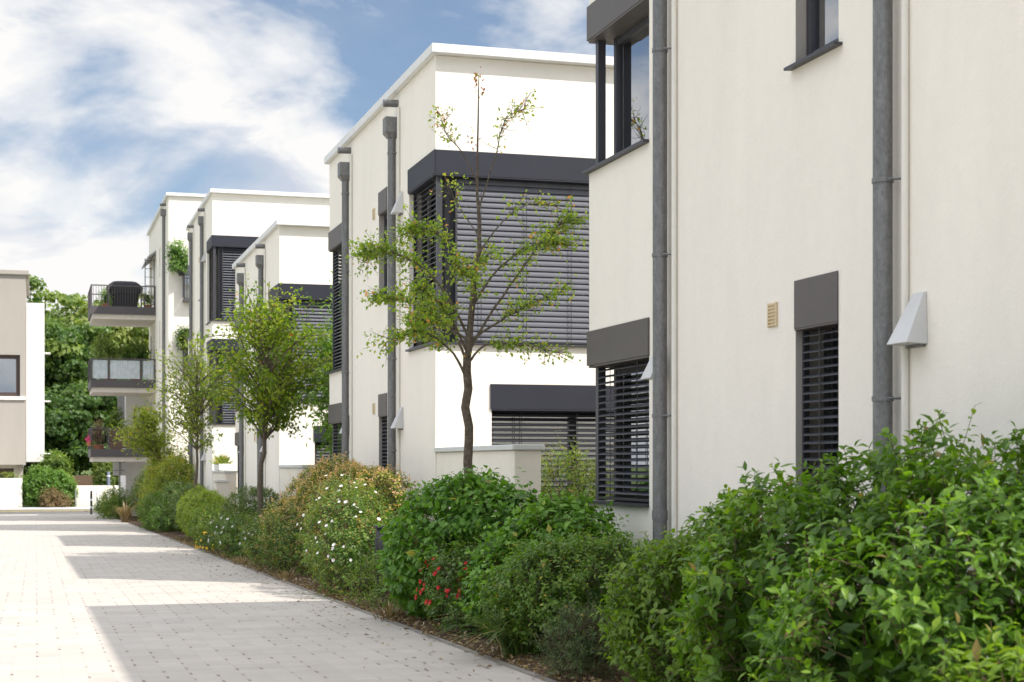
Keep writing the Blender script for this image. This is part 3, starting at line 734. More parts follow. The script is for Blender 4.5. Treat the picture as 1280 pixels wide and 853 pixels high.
# ------------------------------------------------------------------ tall apartment house with balconies
def apartment():
    yn, yf = 60.3, 71.0; wid = 9.0; dz = -.72; zg = gz(65)-.5; zr = EYE + 9.9
    t = thing('apartment_house', (X0, yn, gz(yn)), 'tall white four storey house with three stacked dark balconies at lane end', 'apartment house')
    wm = MB(); zf = [EYE+.5, EYE+3.32, EYE+6.3]          # balcony floors
    hs = []
    for z in zf: hs += [(yf-1.6, yf-.75, z+.02, z+2.15)]
    for z in (EYE-1.0, EYE+1.6, EYE+4.5, EYE+7.4): hs += [(64.4, 65.0, z, z+1.15)]
    hn = [(5.25, 6.3, EYE+3.4, EYE+5.0), (5.25, 6.3, EYE+6.1, EYE+7.75)]
    wall_panel(wm, lambda u, v, w: (X0+w, u, v), [yn, yf], [zg, zr], hs, TH)
    wall_panel(wm, lambda u, v, w: (u, yn+w, v), [X0+TH, X0+wid], [zg, zr], hn, TH)
    wm.box(X0+TH, X0+wid, yf-TH, yf, zg, zr); wm.box(X0+wid-TH, X0+wid, yn+TH, yf-TH, zg, zr)
    merge_build(wm, 'wall', M['plaster'], t)
    rb = MB(); rb.box(X0-.1, X0+wid+.1, yn-.1, yf+.1, zr+.002, zr+.12); rb.build('roof', M['coping'], t, .01)
    fl = MB()
    for z in (EYE-2.3, *zf): fl.box(X0+TH+.01, X0+wid-TH-.01, yn+TH+.01, yf-TH-.01, z-.2, z)
    fl.build('floor', M['room_floor'], t)
    for a, b, c, d in hs:
        w = glazing(t, 'y', X0+.16, a, b, c, d)
    for a, b, c, d in hn:
        glazing(t, 'x', yn+.16, a, b, c, d, ((a+b)/2,))
        # projecting French balcony
        bb = MB(); bb.box(a-.05, b+.05, yn-.32, yn-.001, c-.12, c); bo = bb.build('window_balcony', M['balcony'], t, .006)
        rl = MB()
        for xx in np.arange(a-.04, b+.05, .11): rl.box(xx, xx+.014, yn-.32, yn-.306, c, c+.85)
        rl.box(a-.05, b+.05, yn-.325, yn-.300, c+.85, c+.88); rl.box(a-.05, a-.03, yn-.30, yn, c+.85, c+.88); rl.box(a-.046, a-.032, yn-.30, yn, c+.05, c+.84)
        rl.build('railing', M['frame'], bo)
    # rain pipes
    for yp in (61.6,):
        mb = MB(); mb.tube([(X0-.085,yp,gz(yp)-.1),(X0-.085,yp,zr-.55)], .06, 12); dp = mb.build('downpipe', M['zinc'], t, smooth=True)
        mb = MB(); mb.box(X0-.2, X0-.01, yp-.11, yp+.11, zr-.55, zr-.3); mb.build('rain_hopper', M['zinc'], dp)
        mb = MB(); mb.tube([(X0+.02,yp,zr-.12),(X0-.22,yp,zr-.125)], .055, 10); mb.build('scupper', M['zinc'], dp)
    # balconies toward the lane
    ya, yb, xa, xb = 66.9, 70.6, 2.12, X0-.002
    for k, z in enumerate(zf):
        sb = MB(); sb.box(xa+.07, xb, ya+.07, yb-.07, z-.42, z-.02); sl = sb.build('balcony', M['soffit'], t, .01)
        fb = MB(); fb.box(xa, xb, ya, ya+.06, z-.22, z+.10); fb.box(xa, xa+.06, ya+.061, yb-.061, z-.22, z+.10); fb.box(xa, xb, yb-.06, yb, z-.22, z+.10)
        fb.build('fascia', M['balcony'], sl, .004)
        rl = MB(); top = z + .92
        for (px, py) in ((xa+.03, ya+.03), (xa+.7, ya+.03), (xa+2.0, ya+.03), (xb-.04, ya+.03), (xa+.03, yb-.03), (xa+.03, (ya+yb)/2)):
            rl.box(px-.03, px+.03, py-.028, py+.028, z+.10, top)
        rl.box(xa, xb, ya+.004, ya+.054, top, top+.045); rl.box(xa+.004, xa+.054, ya+.055, yb, top, top+.045); rl.box(xa+.055, xb, yb-.054, yb-.004, top, top+.045)
        if k != 1:
            for xx in np.arange(xa+.1, xb-.04, .105): rl.box(xx, xx+.016, ya+.02, ya+.036, z+.10, top)
        for yy in np.arange(ya+.12, yb-.05, .105): rl.box(xa+.02, xa+.036, yy, yy+.016, z+.10, top)
        rl.build('railing', M['balcony'], sl)
        if k == 1:
            pn = MB(); c = ya + .05
            for (p, q) in ((xa+.08, xa+.66), (xa+.76, xa+1.94), (xa+2.06, xb-.1)): 
                n = int((q-p)/.03); lp = [(p+(q-p)*i/n, c+.012*math.sin(i*1.9)) for i in range(n+1)]
                pn.prism(lp + [(x, y+.004) for x, y in lp[::-1]], z+.14, top-.03)
            pn.build('privacy_screen', M['screen'], sl, smooth=True)
        if k == 0:
            pn = MB()
            for i in range(7): pn.box(xa+.76, xb-.1, ya+.06, ya+.075, z+.12+i*.115, z+.12+i*.115+.10)
            pn.build('privacy_screen', M['timber'], sl)
    # thin trellis mast of the top balcony, and awning over its door
    mb = MB(); z = zf[2]
    for xx in (xb-.42, xb-.06): mb.tube([(xx, ya+.1, z),(xx, ya+.1, z+2.1)], .018, 6)
    for i in range(4): mb.tube([(xb-.42, ya+.1, z+1.0+i*.34),(xb-.06, ya+.1, z+1.0+i*.34)], .012, 6)
    mb.build('trellis', M['frame'], t)
    mb = MB(); mb.hull([(X0-.001,ya-.2,EYE+8.65),(X0-.001,ya-.2,EYE+8.72),(X0-.34,ya-.2,EYE+8.45),(X0-.34,ya-.2,EYE+8.36)], [(X0-.001,yb,EYE+8.65),(X0-.001,yb,EYE+8.72),(X0-.34,yb,EYE+8.45),(X0-.34,yb,EYE+8.36)])
    mb.build('awning', M['steel'], t)
    # low white rear wing below the middle balcony
    mb = MB(); mb.box(3.72, X0+2, yf+.01, yf+6, gz(80)-.3, EYE+3.6); mb.build('annex', M['whitepanel'], t)
    mb = MB(); mb.box(3.40, 3.70, yf+.6, yf+.7, EYE+1.2, EYE+3.4); mb.build('shutter', M['steel'], t)
    mb = MB()
    for (p, q, r_, s_) in ((4.05,4.12,1.3,2.4),(4.5,4.57,1.3,2.4),(4.121,4.499,2.33,2.4)): mb.box(p, q, yf-.03, yf+.008, EYE+r_, EYE+s_)
    mb.build('door_frame', M['timber'], t)
    return t, zf, (xa, xb, ya, yb)
apt, zf, (bxa, bxb, bya, byb) = apartment()
# covered barbecue on the top balcony
t = thing('covered_barbecue', (3.5, 67.9, zf[2]), 'kettle barbecue under a black cover on the topmost balcony', 'barbecue')
mb = MB()
def ring(w, d, z, r=.25, n=5):
    pts = []
    for cx, cy, a0 in ((w-r*w, d-r*d, 0), (-w+r*w, d-r*d, 90), (-w+r*w, -d+r*d, 180), (w-r*w, -d+r*d, 270)):
        for k in range(n): 
            a = R(a0 + 90*k/(n-1)); pts.append((3.5+cx+r*w*math.cos(a), 67.9+cy+r*d*math.sin(a), zf[2]+z))
    return pts
rings = [ring(.50,.30,.02), ring(.53,.33,.35), ring(.56,.34,.72), ring(.72,.36,.80), ring(.74,.37,.96), ring(.60,.33,1.10), ring(.46,.25,1.20), ring(.30,.15,1.23)]
nr = len(rings[0]); vs = [p for r_ in rings for p in r_]
mb.add(vs, [(i*nr+k, i*nr+(k+1)%nr, (i+1)*nr+(k+1)%nr, (i+1)*nr+k) for i in range(len(rings)-1) for k in range(nr)] + [tuple(range((len(rings)-1)*nr, len(rings)*nr)), tuple(range(nr))[::-1]])
mb.build('cover', M['cover'], t, smooth=True)
mb = MB(); mb.tube([(3.0,67.55,zf[2]+.76),(4.0,67.55,zf[2]+.76)], .014, 6); mb.build('cover_cord', M['dark'], t)

def pot_plant(name, label, loc, pot, lobes, mat, L=.10, n=120, W=.4, up=.6, slen=.2, potmat='terracotta', group=None, tm=.5):
    x, y, z = loc
    root, lob = shrub(name, label, 'plant', (x, y, z), lobes, mat, L, W, n, slen, 6, group, fill=n*2, up=up, stems=3, twigs=False, tmean=tm)
    if pot:
        mb = MB(); r, h = pot; mb.tube([(x,y,z),(x,y,z+h*.85),(x,y,z+h*.86),(x,y,z+h)], [r*.72, r*.95, r*1.08, r*1.08], 16); mb.build('pot', M[potmat], root, smooth=True)
    return root
BP = 'potted plants on the balconies'
pot_plant('balcony_plant', 'big bushy green plant above the screened middle balcony, lane side', (2.9, 67.8, zf[1]), (.28,.4), [(0,0,1.15,.62,.5,.75),(-.3,.2,1.5,.4,.4,.5)], F['woodpale'], .13, 260, group=BP)
pot_plant('balcony_plant', 'second bushy green plant above the screened middle balcony, by the house wall', (3.95, 67.9, zf[1]), (.28,.4), [(0,0,1.05,.62,.5,.55),(.1,.2,1.3,.4,.4,.4)], F['wood'], .13, 240, group=BP)
pot_plant('balcony_plant', 'pale conical shrub rising above the timber screen of the lowest balcony', (3.2, 67.9, zf[0]), (.26,.4), [(0,0,.95,.36,.34,.5),(0,0,1.35,.22,.22,.45)], F['olive'], .10, 220, up=1.2, group=BP)
pot_plant('balcony_plant', 'rusty brown conifer in a clay pot at the corner of lowest balcony', (2.45, 67.4, zf[0]), (.22,.28), [(0,0,.75,.18,.18,.5)], F['dry'], .09, 120, up=1.0, group=BP)
pot_plant('balcony_plant', 'small potted plant beside the covered barbecue on the top balcony', (4.42, 67.6, zf[2]), (.16,.25), [(0,0,.5,.25,.25,.3)], F['olive'], .09, 70, group=BP)
pot_plant('balcony_plant', 'light green plant behind the rails at the outer corner of top balcony', (2.75, 67.5, zf[2]), (.16,.25), [(0,0,.5,.25,.22,.35)], F['bright'], .09, 70, group=BP)
pot_plant('window_plant', 'bright bushy plant over the upper window balcony of the tall house', (5.15, 60.05, EYE+6.95), (.16,.2), [(-.1,-.05,.55,.42,.35,.5),(-.2,-.1,.85,.3,.3,.35)], F['bright'], .13, 160, potmat='dark')
pot_plant('window_plant', 'dark green plant over the lower window balcony of the tall house', (5.3, 60.05, EYE+4.2), (.16,.2), [(-.1,-.05,.4,.22,.25,.45)], F['darkhedge'], .12, 110, potmat='dark')
t = thing('flower_pot', (2.05, 66.86, zf[0]+.30), 'pink flowers hanging outside the corner of the lowest balcony', 'flowers')
mb = MB(); mb.tube([(2.05,66.80,zf[0]+.22),(2.05,66.80,zf[0]+.40)], [.07,.10], 10); mb.build('pot', M['terracotta'], t)
lv = Leaves(); n = 160; P = np.array([2.02,66.75,zf[0]+.48]) + rg.normal(size=(n,3))*np.array([.05,.05,.06]); lv.add(P, randdir(n), randdir(n), .05, .8, rg.uniform(0,1,n)); lv.build('blossom', M['pink'], t)

# ------------------------------------------------------------------ building across the end of the lane
t = thing('beige_building', (-.55, 93.0, gz(93)), 'beige and white building across the lane end at the left edge', 'building')
Y = 93.0; ZB = gz(93)
wm = MB(); zt = EYE+10.5
wall_panel(wm, lambda u, v, w: (u, Y+w, v), [-16, -.55], [EYE-.05, zt], [(-5.2, -.85, EYE+3.75, EYE+6.05), (-14, -8, EYE+3.75, EYE+6.05)], .4)
wm.box(-.95, -.55, Y+.4, Y+12, EYE-.05, zt); wm.box(-16, -.951, Y+.4, Y+.5+12, EYE-.25, EYE-.06)
merge_build(wm, 'wall', M['beige'], t)
mb = MB(); mb.box(-16.2, -.38, Y-.15, Y+12, zt+.002, zt+.25); mb.build('roof', M['beige'], t, .02)
w = glazing(t, 'x', Y+.18, -5.2, -.85, EYE+3.75, EYE+6.05, (-2.6,), .22, .1)
for ch in [w]: ch.data.materials[0] = M['brownframe']
mb = MB(); mb.box(-5.3, -.55, Y-.10, Y-.001, EYE+3.55, EYE+3.74); mb.build('window_sill', M['whitepanel'], t)
n = 60; lp = [(-5.1+4.2*i/n, Y+.45+.05*math.sin(i*1.3)) for i in range(n+1)]
mb = MB(); mb.prism(lp + [(x, y+.01) for x, y in lp[::-1]], EYE+3.75, EYE+6.05); mb.build('curtain', M['curtain'], t, smooth=True)
mb = MB(); mb.box(-.54, .46, Y+2.0, Y+12, EYE+.1, EYE+9.15); mb.build('side_wing', M['whitepanel'], t, .02)
for z in (6.3, 3.55, .55):
    mb = MB(); mb.box(.461, .80, Y+2.2, Y+3.4, EYE+z, EYE+z+.07); mb.build('fin', M['whitepanel'], t)
mb = MB(); mb.box(-16, -1.2, Y+.9, Y+1.2, ZB, EYE-.06); mb.build('basement', M['brownframe'], t)
mb = MB(); mb.box(-1.19, -.70, Y+.5, Y+1.2, ZB, EYE-.06); mb.build('pillar', M['beige'], t)
mb = MB(); mb.box(-16, -.72, Y-1.2, Y+.3, ZB-.1, EYE-.80); o = mb.build('terrace_wall', M['plaster_garden'], bevel=.02)
tag(o, 'white terrace wall below the beige building at the left edge', 'wall')
shrub('planting', 'low dry plants along the top of the white terrace wall', 'plants', (-1.9, Y-.4, EYE-.80), [(-.9,0,.08,.9,.3,.22),(.4,0,.08,.8,.3,.22),(-2.6,0,.08,1.2,.3,.2)], F['olive'], .10, .3, 260, .15, 5, fill=200, stems=2, twigs=False, tmean=.7)
mb = MB(); mb.box(2.06, 6.0, 92.2, 92.5, ZB-.1, ZB+1.22); o = mb.build('low_wall', M['plaster_garden'], bevel=.02)
tag(o, 'long low white wall in front of the dark trees at lane end', 'wall')
mb = MB(); mb.box(6.01, 40.0, 92.2, 92.5, ZB-.1, ZB+1.22); o = mb.build('low_wall', M['plaster_garden'], bevel=.02)
tag(o, 'low white wall continuing behind the tall balcony house', 'wall')
mb = MB(); mb.box(1.1, 14, 98.0, 98.3, ZB-.1, ZB+1.75); o = mb.build('rear_wall', M['timber'])
tag(o, 'brown low wall seen just above the long white wall', 'wall')

# bollard, posts, sign, waste post
t = thing('bollard', (2.55, 79.6, gz(79.6)), 'black bollard with pale bands at the end of the lane', 'bollard')
z = gz(79.6)
mb = MB(); mb.tube([(2.55,79.6,z-.1),(2.55,79.6,z+.98),(2.55,79.6,z+1.02),(2.55,79.6,z+1.10),(2.55,79.6,z+1.13)], [.055,.055,.045,.06,.03], 14); mb.build('post', M['dark'], t, smooth=True)
for zz in (.30, .66):
    mb = MB(); mb.tube([(2.55,79.6,z+zz),(2.55,79.6,z+zz+.09)], .058, 14); mb.build('reflective_band', M['signback'], t, smooth=True)
def postobj(x, y, h, r, label):
    t = thing('steel_post', (x, y, gz(y)), label, 'post', 'thin steel posts by the far road')
    z = gz(y); mb = MB(); mb.tube([(x,y,z-.1),(x,y,z+h-.01),(x,y,z+h)], [r,r,r*.6], 10); mb.build('post', M['steel'], t, smooth=True)
    mb = MB(); mb.tube([(x,y,z-.02),(x,y,z+.03)], [r*2.2, r*1.6], 10); mb.build('base_collar', M['steel'], t, smooth=True)
postobj(2.10, 91.9, .95, .05, 'grey post at the left end of the long low white wall')
postobj(2.95, 83.5, 1.25, .03, 'thin steel post right of the black banded bollard')
postobj(3.98, 86.0, .85, .05, 'short steel post beside the traffic sign pole')
t = thing('traffic_sign', (3.42, 70.2, gz(70.2)), 'grey back of a rectangular traffic sign on a steel pole', 'sign')
z = gz(70.2); mb = MB(); mb.tube([(3.42,70.2,z-.1),(3.42,70.2,EYE+.30)], .032, 10); mb.build('pole', M['steel'], t, smooth=True)
mb = MB(); mb.box(3.14, 3.72, 70.235, 70.245, EYE-.50, EYE+.24); pl = mb.build('sign_panel', M['signback'], t, .003)
mb = MB()
for zz in (EYE-.30, EYE+.06): mb.box(3.20, 3.66, 70.20, 70.234, zz, zz+.03)
mb.build('clamp', M['steel'], t)
t = thing('waste_post', (4.0, 95.0, ZB), 'blue grey rounded post beside the clipped hedge block at lane end', 'post')
mb = MB(); mb.tube([(4.0,95,ZB-.1),(4.0,95,ZB+1.9),(4.0,95,ZB+1.98)], [.1,.1,.06], 12); mb.build('post', plain('blue_grey_paint', (.14,.16,.22), .5), t, smooth=True)
mb = MB(); mb.tube([(4.0,95,ZB+1.70),(4.0,95,ZB+1.78)], .108, 12); mb.build('reflective_band', M['signback'], t)

# path light between the shrubs
t = thing('path_light', (3.62, 17.25, gz(17.25)), 'dark square path light standing between white roses and broad leaved shrub', 'path light')
z = gz(17.25); mb = MB(); mb.box(3.57, 3.67, 17.2, 17.3, z-.1, z+.70); mb.build('post', M['dark'], t, .006)
mb = MB(); mb.box(3.58, 3.66, 17.21, 17.29, z+.702, z+.80); mb.build('lamp_head', M['frame'], t, .004)
mb = MB(); mb.box(3.56, 3.68, 17.19, 17.31, z+.802, z+.83); mb.build('lamp_cap', M['dark'], t, .004)

# ------------------------------------------------------------------ shrubs in the bed, near to far
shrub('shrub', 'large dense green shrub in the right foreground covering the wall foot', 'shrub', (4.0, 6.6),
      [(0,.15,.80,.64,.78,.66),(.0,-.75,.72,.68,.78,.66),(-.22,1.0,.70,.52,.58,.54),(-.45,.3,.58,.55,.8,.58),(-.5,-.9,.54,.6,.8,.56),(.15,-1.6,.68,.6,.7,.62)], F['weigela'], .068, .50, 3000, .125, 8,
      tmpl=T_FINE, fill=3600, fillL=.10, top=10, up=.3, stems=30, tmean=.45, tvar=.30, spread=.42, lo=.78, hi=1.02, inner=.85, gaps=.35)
shrub('shrub', 'bright lime green shrub spilling to the paving in front of the large dense shrub', 'shrub', (3.60, 8.55),
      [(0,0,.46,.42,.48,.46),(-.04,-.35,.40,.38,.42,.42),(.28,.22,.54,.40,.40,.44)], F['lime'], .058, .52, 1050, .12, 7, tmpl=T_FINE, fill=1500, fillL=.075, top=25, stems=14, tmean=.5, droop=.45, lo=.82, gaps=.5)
shrub('shrub', 'pale young leafy plant cut off by the bottom right picture corner', 'shrub', (3.25, 4.72),
      [(0,0,.34,.34,.4,.36)], F['lime'], .07, .42, 160, .14, 7, tmpl=T_FINE, fill=150, stems=6, tmean=.7)
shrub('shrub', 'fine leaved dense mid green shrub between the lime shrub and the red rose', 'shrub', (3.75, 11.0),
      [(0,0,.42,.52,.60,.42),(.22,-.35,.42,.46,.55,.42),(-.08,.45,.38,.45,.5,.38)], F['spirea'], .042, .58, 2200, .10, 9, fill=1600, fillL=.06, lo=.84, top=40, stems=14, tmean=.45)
shrub('shrub', 'low dark needle leaved bush at the paving edge under the lime shrub', 'shrub', (3.38, 9.75),
      [(0,0,.20,.24,.32,.24)], F['rosemary'], .035, .12, 420, .12, 14, tmpl=T_NEEDLE, fill=500, fillL=.06, stems=6, tmean=.5, droop=-.1)
shrub('shrub', 'dark broad leaved dome shaped shrub at the foot of the thin sparse tree', 'shrub', (3.85, 14.2),
      [(0,0,.66,.66,.85,.68),(-.15,.35,.60,.60,.7,.64),(.15,-.4,.6,.55,.6,.64)], F['dogwood'], .092, .70, 1300, .11, 6, fill=1300, lo=.85, top=15, stems=14, tmean=.42, droop=.55, up=.3)
shrub('shrub', 'second dark broad leaved shrub leaning on the wall beside the slatted ground floor window', 'shrub', (4.1, 12.35),
      [(0,0,.58,.48,.62,.55),(-.35,.1,.40,.4,.5,.42)], F['dogwood'], .085, .64, 900, .12, 6, fill=800, lo=.82, top=25, stems=10, tmean=.5, droop=.45, up=.35)
rr, lob = shrub('rose_bush', 'low rose bush with red blooms at the paving edge', 'rose bush', (3.48, 13.1), [(0,0,.36,.30,.42,.38),(.1,-.35,.26,.28,.3,.28)], F['rose'], .045, .55, 420, .14, 7, fill=300, top=40, stems=8, tmean=.35)
flowers(rr, lob, flower_mesh(.022), M['red'], 34, box=lambda p: p[1] > 12.6 and p[2] < .42)
# strap leaved clump
def strap_clump(label, loc, n, h, mat, spread=.5, name='strap_grass', cat='grass clump', width=.012):
    x, y = loc; z = gz(y); t = thing(name, (x, y, z), label, cat); lv = Leaves()
    V=[];Fa=[];A=[]
    for i in range(n):
        a = random.uniform(0, 2*math.pi); r = random.uniform(.02,.17); L = h*random.uniform(.6,1.15); lean = random.uniform(.25,1.0)*spread
        b = np.array([x+r*math.cos(a), y+r*math.sin(a), z]); out = np.array([math.cos(a), math.sin(a), 0]); sd = np.array([-math.sin(a), math.cos(a), 0])
        base=len(V); K=6; tv = min(1, max(0, random.gauss(.5,.25)))
        for k in range(K+1):
            s = k/K; p = b + out*(lean*L*s*s*1.1 + .02*s) + np.array([0,0,1])*L*(s-.55*lean*s*s*s)
            w = width*(1-s**2.5)+.001
            V += [p-sd*w, p+sd*w]; A += [tv, tv]
            if k: Fa.append((base+2*k-2, base+2*k-1, base+2*k+1, base+2*k))
    me = bpy.data.meshes.new('blades'); me.from_pydata([tuple(v) for v in V], [], Fa); me.update()
    at = me.attributes.new('tint','FLOAT','POINT'); at.data.foreach_set('value', np.array(A, np.float32))
    link('blades', me, mat, t); return t
strap_clump('clump of long arching strap leaves at the paving edge before the fine leaved shrub', (3.40, 11.15), 150, .55, F['strap'], 1.3, width=.008)
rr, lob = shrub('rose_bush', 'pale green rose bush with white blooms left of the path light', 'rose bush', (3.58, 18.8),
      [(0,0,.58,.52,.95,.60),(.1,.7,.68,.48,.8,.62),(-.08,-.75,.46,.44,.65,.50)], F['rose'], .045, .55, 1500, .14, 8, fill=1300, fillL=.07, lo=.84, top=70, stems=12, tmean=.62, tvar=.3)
flowers(rr, lob, flower_mesh(.021), M['white'], 46)
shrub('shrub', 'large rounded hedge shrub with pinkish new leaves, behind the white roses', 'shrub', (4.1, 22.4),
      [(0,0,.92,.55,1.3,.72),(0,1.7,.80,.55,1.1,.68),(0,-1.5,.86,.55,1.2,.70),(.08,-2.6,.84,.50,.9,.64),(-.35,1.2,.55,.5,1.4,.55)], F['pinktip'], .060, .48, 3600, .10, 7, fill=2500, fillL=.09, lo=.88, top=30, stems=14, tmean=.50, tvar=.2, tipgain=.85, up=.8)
shrub('shrub', 'mixed reddish green shrub between the paving and the pinkish hedge', 'shrub', (3.48, 23.6),
      [(0,-.9,.48,.42,1.2,.5),(0,1.3,.42,.40,1.4,.46)], F['rose'], .045, .5, 900, .14, 7, fill=900, fillL=.07, stems=8, tmean=.6, tvar=.35)
shrub('shrub', 'low olive brown plant at the bed edge before the path light', 'plant', (3.40, 16.3), [(0,0,.20,.27,.55,.30),(0,-.8,.14,.22,.4,.22)], F['olive'], .05, .35, 330, .12, 6, fill=100, stems=4, tmean=.4)
rr, lob = shrub('rose_bush', 'spreading rose bush with white blooms beside the small yellow daisies', 'rose bush', (3.48, 28.2), [(0,-.2,.36,.42,1.2,.40),(0,1.5,.34,.40,1.0,.38)], F['rose'], .05, .55, 900, .16, 7, fill=800, fillL=.08, top=60, stems=8, tmean=.5, tvar=.3)
flowers(rr, lob, flower_mesh(.025), M['white'], 34)
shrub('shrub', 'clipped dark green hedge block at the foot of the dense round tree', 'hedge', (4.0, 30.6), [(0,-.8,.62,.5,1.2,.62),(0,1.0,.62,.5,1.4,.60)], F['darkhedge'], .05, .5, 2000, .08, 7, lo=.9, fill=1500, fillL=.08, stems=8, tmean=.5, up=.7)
rr, lob = shrub('daisy_plant', 'small clump of yellow daisies at the paving edge', 'flowers', (3.18, 31.2), [(0,0,.14,.16,.3,.2)], F['darkhedge'], .04, .4, 120, .1, 6, fill=60, stems=3)
flowers(rr, lob, flower_mesh(.026), M['yellow'], 18)
shrub('shrub', 'clipped yellow green hedge dome between two dark hedges', 'hedge', (3.75, 37.6), [(0,-.9,.58,.5,1.5,.58),(0,1.2,.60,.5,1.6,.60)], F['yellowhedge'], .06, .5, 2200, .09, 7, lo=.9, fill=1400, fillL=.1, stems=6, tmean=.5, up=.8, tipgain=.4)
shrub('shrub', 'loose mid green shrub low beside the yellow green hedge dome', 'shrub', (3.55, 34.0), [(0,0,.40,.38,1.2,.45)], F['olive'], .06, .5, 700, .14, 7, fill=600, fillL=.09, stems=6)
shrub('shrub', 'dark green hedge beyond the yellow green dome, below the slim olive tree', 'hedge', (4.0, 45.0), [(0,-1.6,.72,.55,1.8,.66),(-.1,1.2,.72,.6,2.0,.70)], F['darkhedge'], .075, .5, 1300, .14, 7, fill=1300, fillL=.12, stems=6, up=.7)
shrub('shrub', 'tall light green loose shrub at the far end of the planting bed', 'shrub', (4.15, 53.0), [(0,-2.5,1.15,.68,1.8,1.05),(0,.5,1.25,.70,2.0,1.15),(-.3,-1.2,.7,.6,2.6,.7)], F['treeolive'], .11, .45, 2000, .26, 7, fill=1800, fillL=.16, top=140, stems=10, tmean=.62)
shrub('shrub', 'dark feathery shrub behind the tall light green loose shrub', 'shrub', (4.25, 60.5), [(0,0,1.0,.62,2.2,.95),(-.2,2.4,.8,.5,1.5,.8)], F['darkhedge'], .12, .3, 1300, .3, 7, fill=1100, fillL=.16, stems=8, tmean=.6, up=.9)
shrub('shrub', 'small olive green bush at the paving end before the sign pole', 'shrub', (3.15, 66.8), [(0,0,.6,.55,1.2,.6),(-.2,2.0,.45,.55,1.0,.5)], F['olive'], .12, .35, 800, .26, 6, fill=600, fillL=.16, stems=6, tmean=.5)
tb = strap_clump('tuft of tan feathery ornamental grass at the far bed end', (3.15, 60.2), 90, .85, F['dry'], .9, 'ornamental_grass', 'grass clump', .02)
shrub('shrub', 'mid green shrub filling the far bed before the tall light green one', 'shrub', (3.45, 48.5), [(0,0,.5,.45,2.0,.55),(.1,-2.6,.42,.42,1.2,.45)], F['rose'], .09, .45, 900, .2, 7, fill=800, fillL=.13, stems=6, tmean=.45)
shrub('shrub', 'olive leafy shrub in the gap between the nearest house and garden wall', 'shrub', (5.62, 16.7), [(0,0,.95,.48,.6,.68),(.2,-.5,.85,.5,.5,.6),(-.1,-.9,.6,.4,.45,.5)], F['olive'], .055, .42, 1200, .15, 7, fill=1200, fillL=.07, top=60, stems=10, tmean=.6)
shrub('shrub', 'small bright shrub behind the second house, above the pinkish hedge', 'shrub', (5.1, 29.4), [(0,0,1.15,.38,.4,.52)], F['olive'], .07, .42, 260, .16, 6, fill=200, stems=4, tmean=.7)
for q, (wx, wy, wl) in enumerate(((3.22, 14.9, 'dry grass tuft at the paving edge left of the red rose'), (3.24, 21.6, 'dry grass tuft at the paving edge under the white roses'), (3.22, 26.2, 'dry grass tuft at the paving edge beyond the pinkish hedge'))):
    strap_clump(wl, (wx, wy), 60, .20, F['dry'], 1.0, 'grass_tuft', 'grass tuft', .006)
# greenery at the far road
shrub('shrub', 'bright green shrub beside the white terrace wall at lane end', 'shrub', (.55, 92.3), [(-.3,0,1.0,.95,.9,1.1),(.5,.1,.95,.8,.8,1.0),(1.0,.0,.75,.5,.6,.8)], F['bright'], .20, .5, 1300, .34, 6, fill=1100, fillL=.25, stems=6, tmean=.5)
shrub('shrub', 'reddish brown low bush in front of the bright green shrub at lane end', 'shrub', (.75, 91.2), [(0,0,.42,.55,.4,.55),(.65,.1,.3,.4,.35,.4)], F['dry'], .14, .35, 300, .3, 6, fill=150, stems=4, tmean=.45, up=.9)
shrub('hedge', 'clipped hedge behind the bright green shrub under the white wing', 'hedge', (.95, 95.5), [(0,0,1.7,.9,1.2,1.5),(-.8,.4,1.7,.8,1.0,1.4)], F['wood'], .2, .5, 800, .25, 6, fill=700, fillL=.28, stems=4, tmean=.65)
shrub('hedge', 'clipped hedge block under the lowest balcony beside the sign', 'hedge', (3.85, 96.3), [(0,0,1.5,.62,.8,1.5),(.5,.2,1.3,.6,.8,1.3)], F['woodpale'], .18, .5, 800, .22, 6, fill=700, fillL=.25, stems=4, tmean=.45)

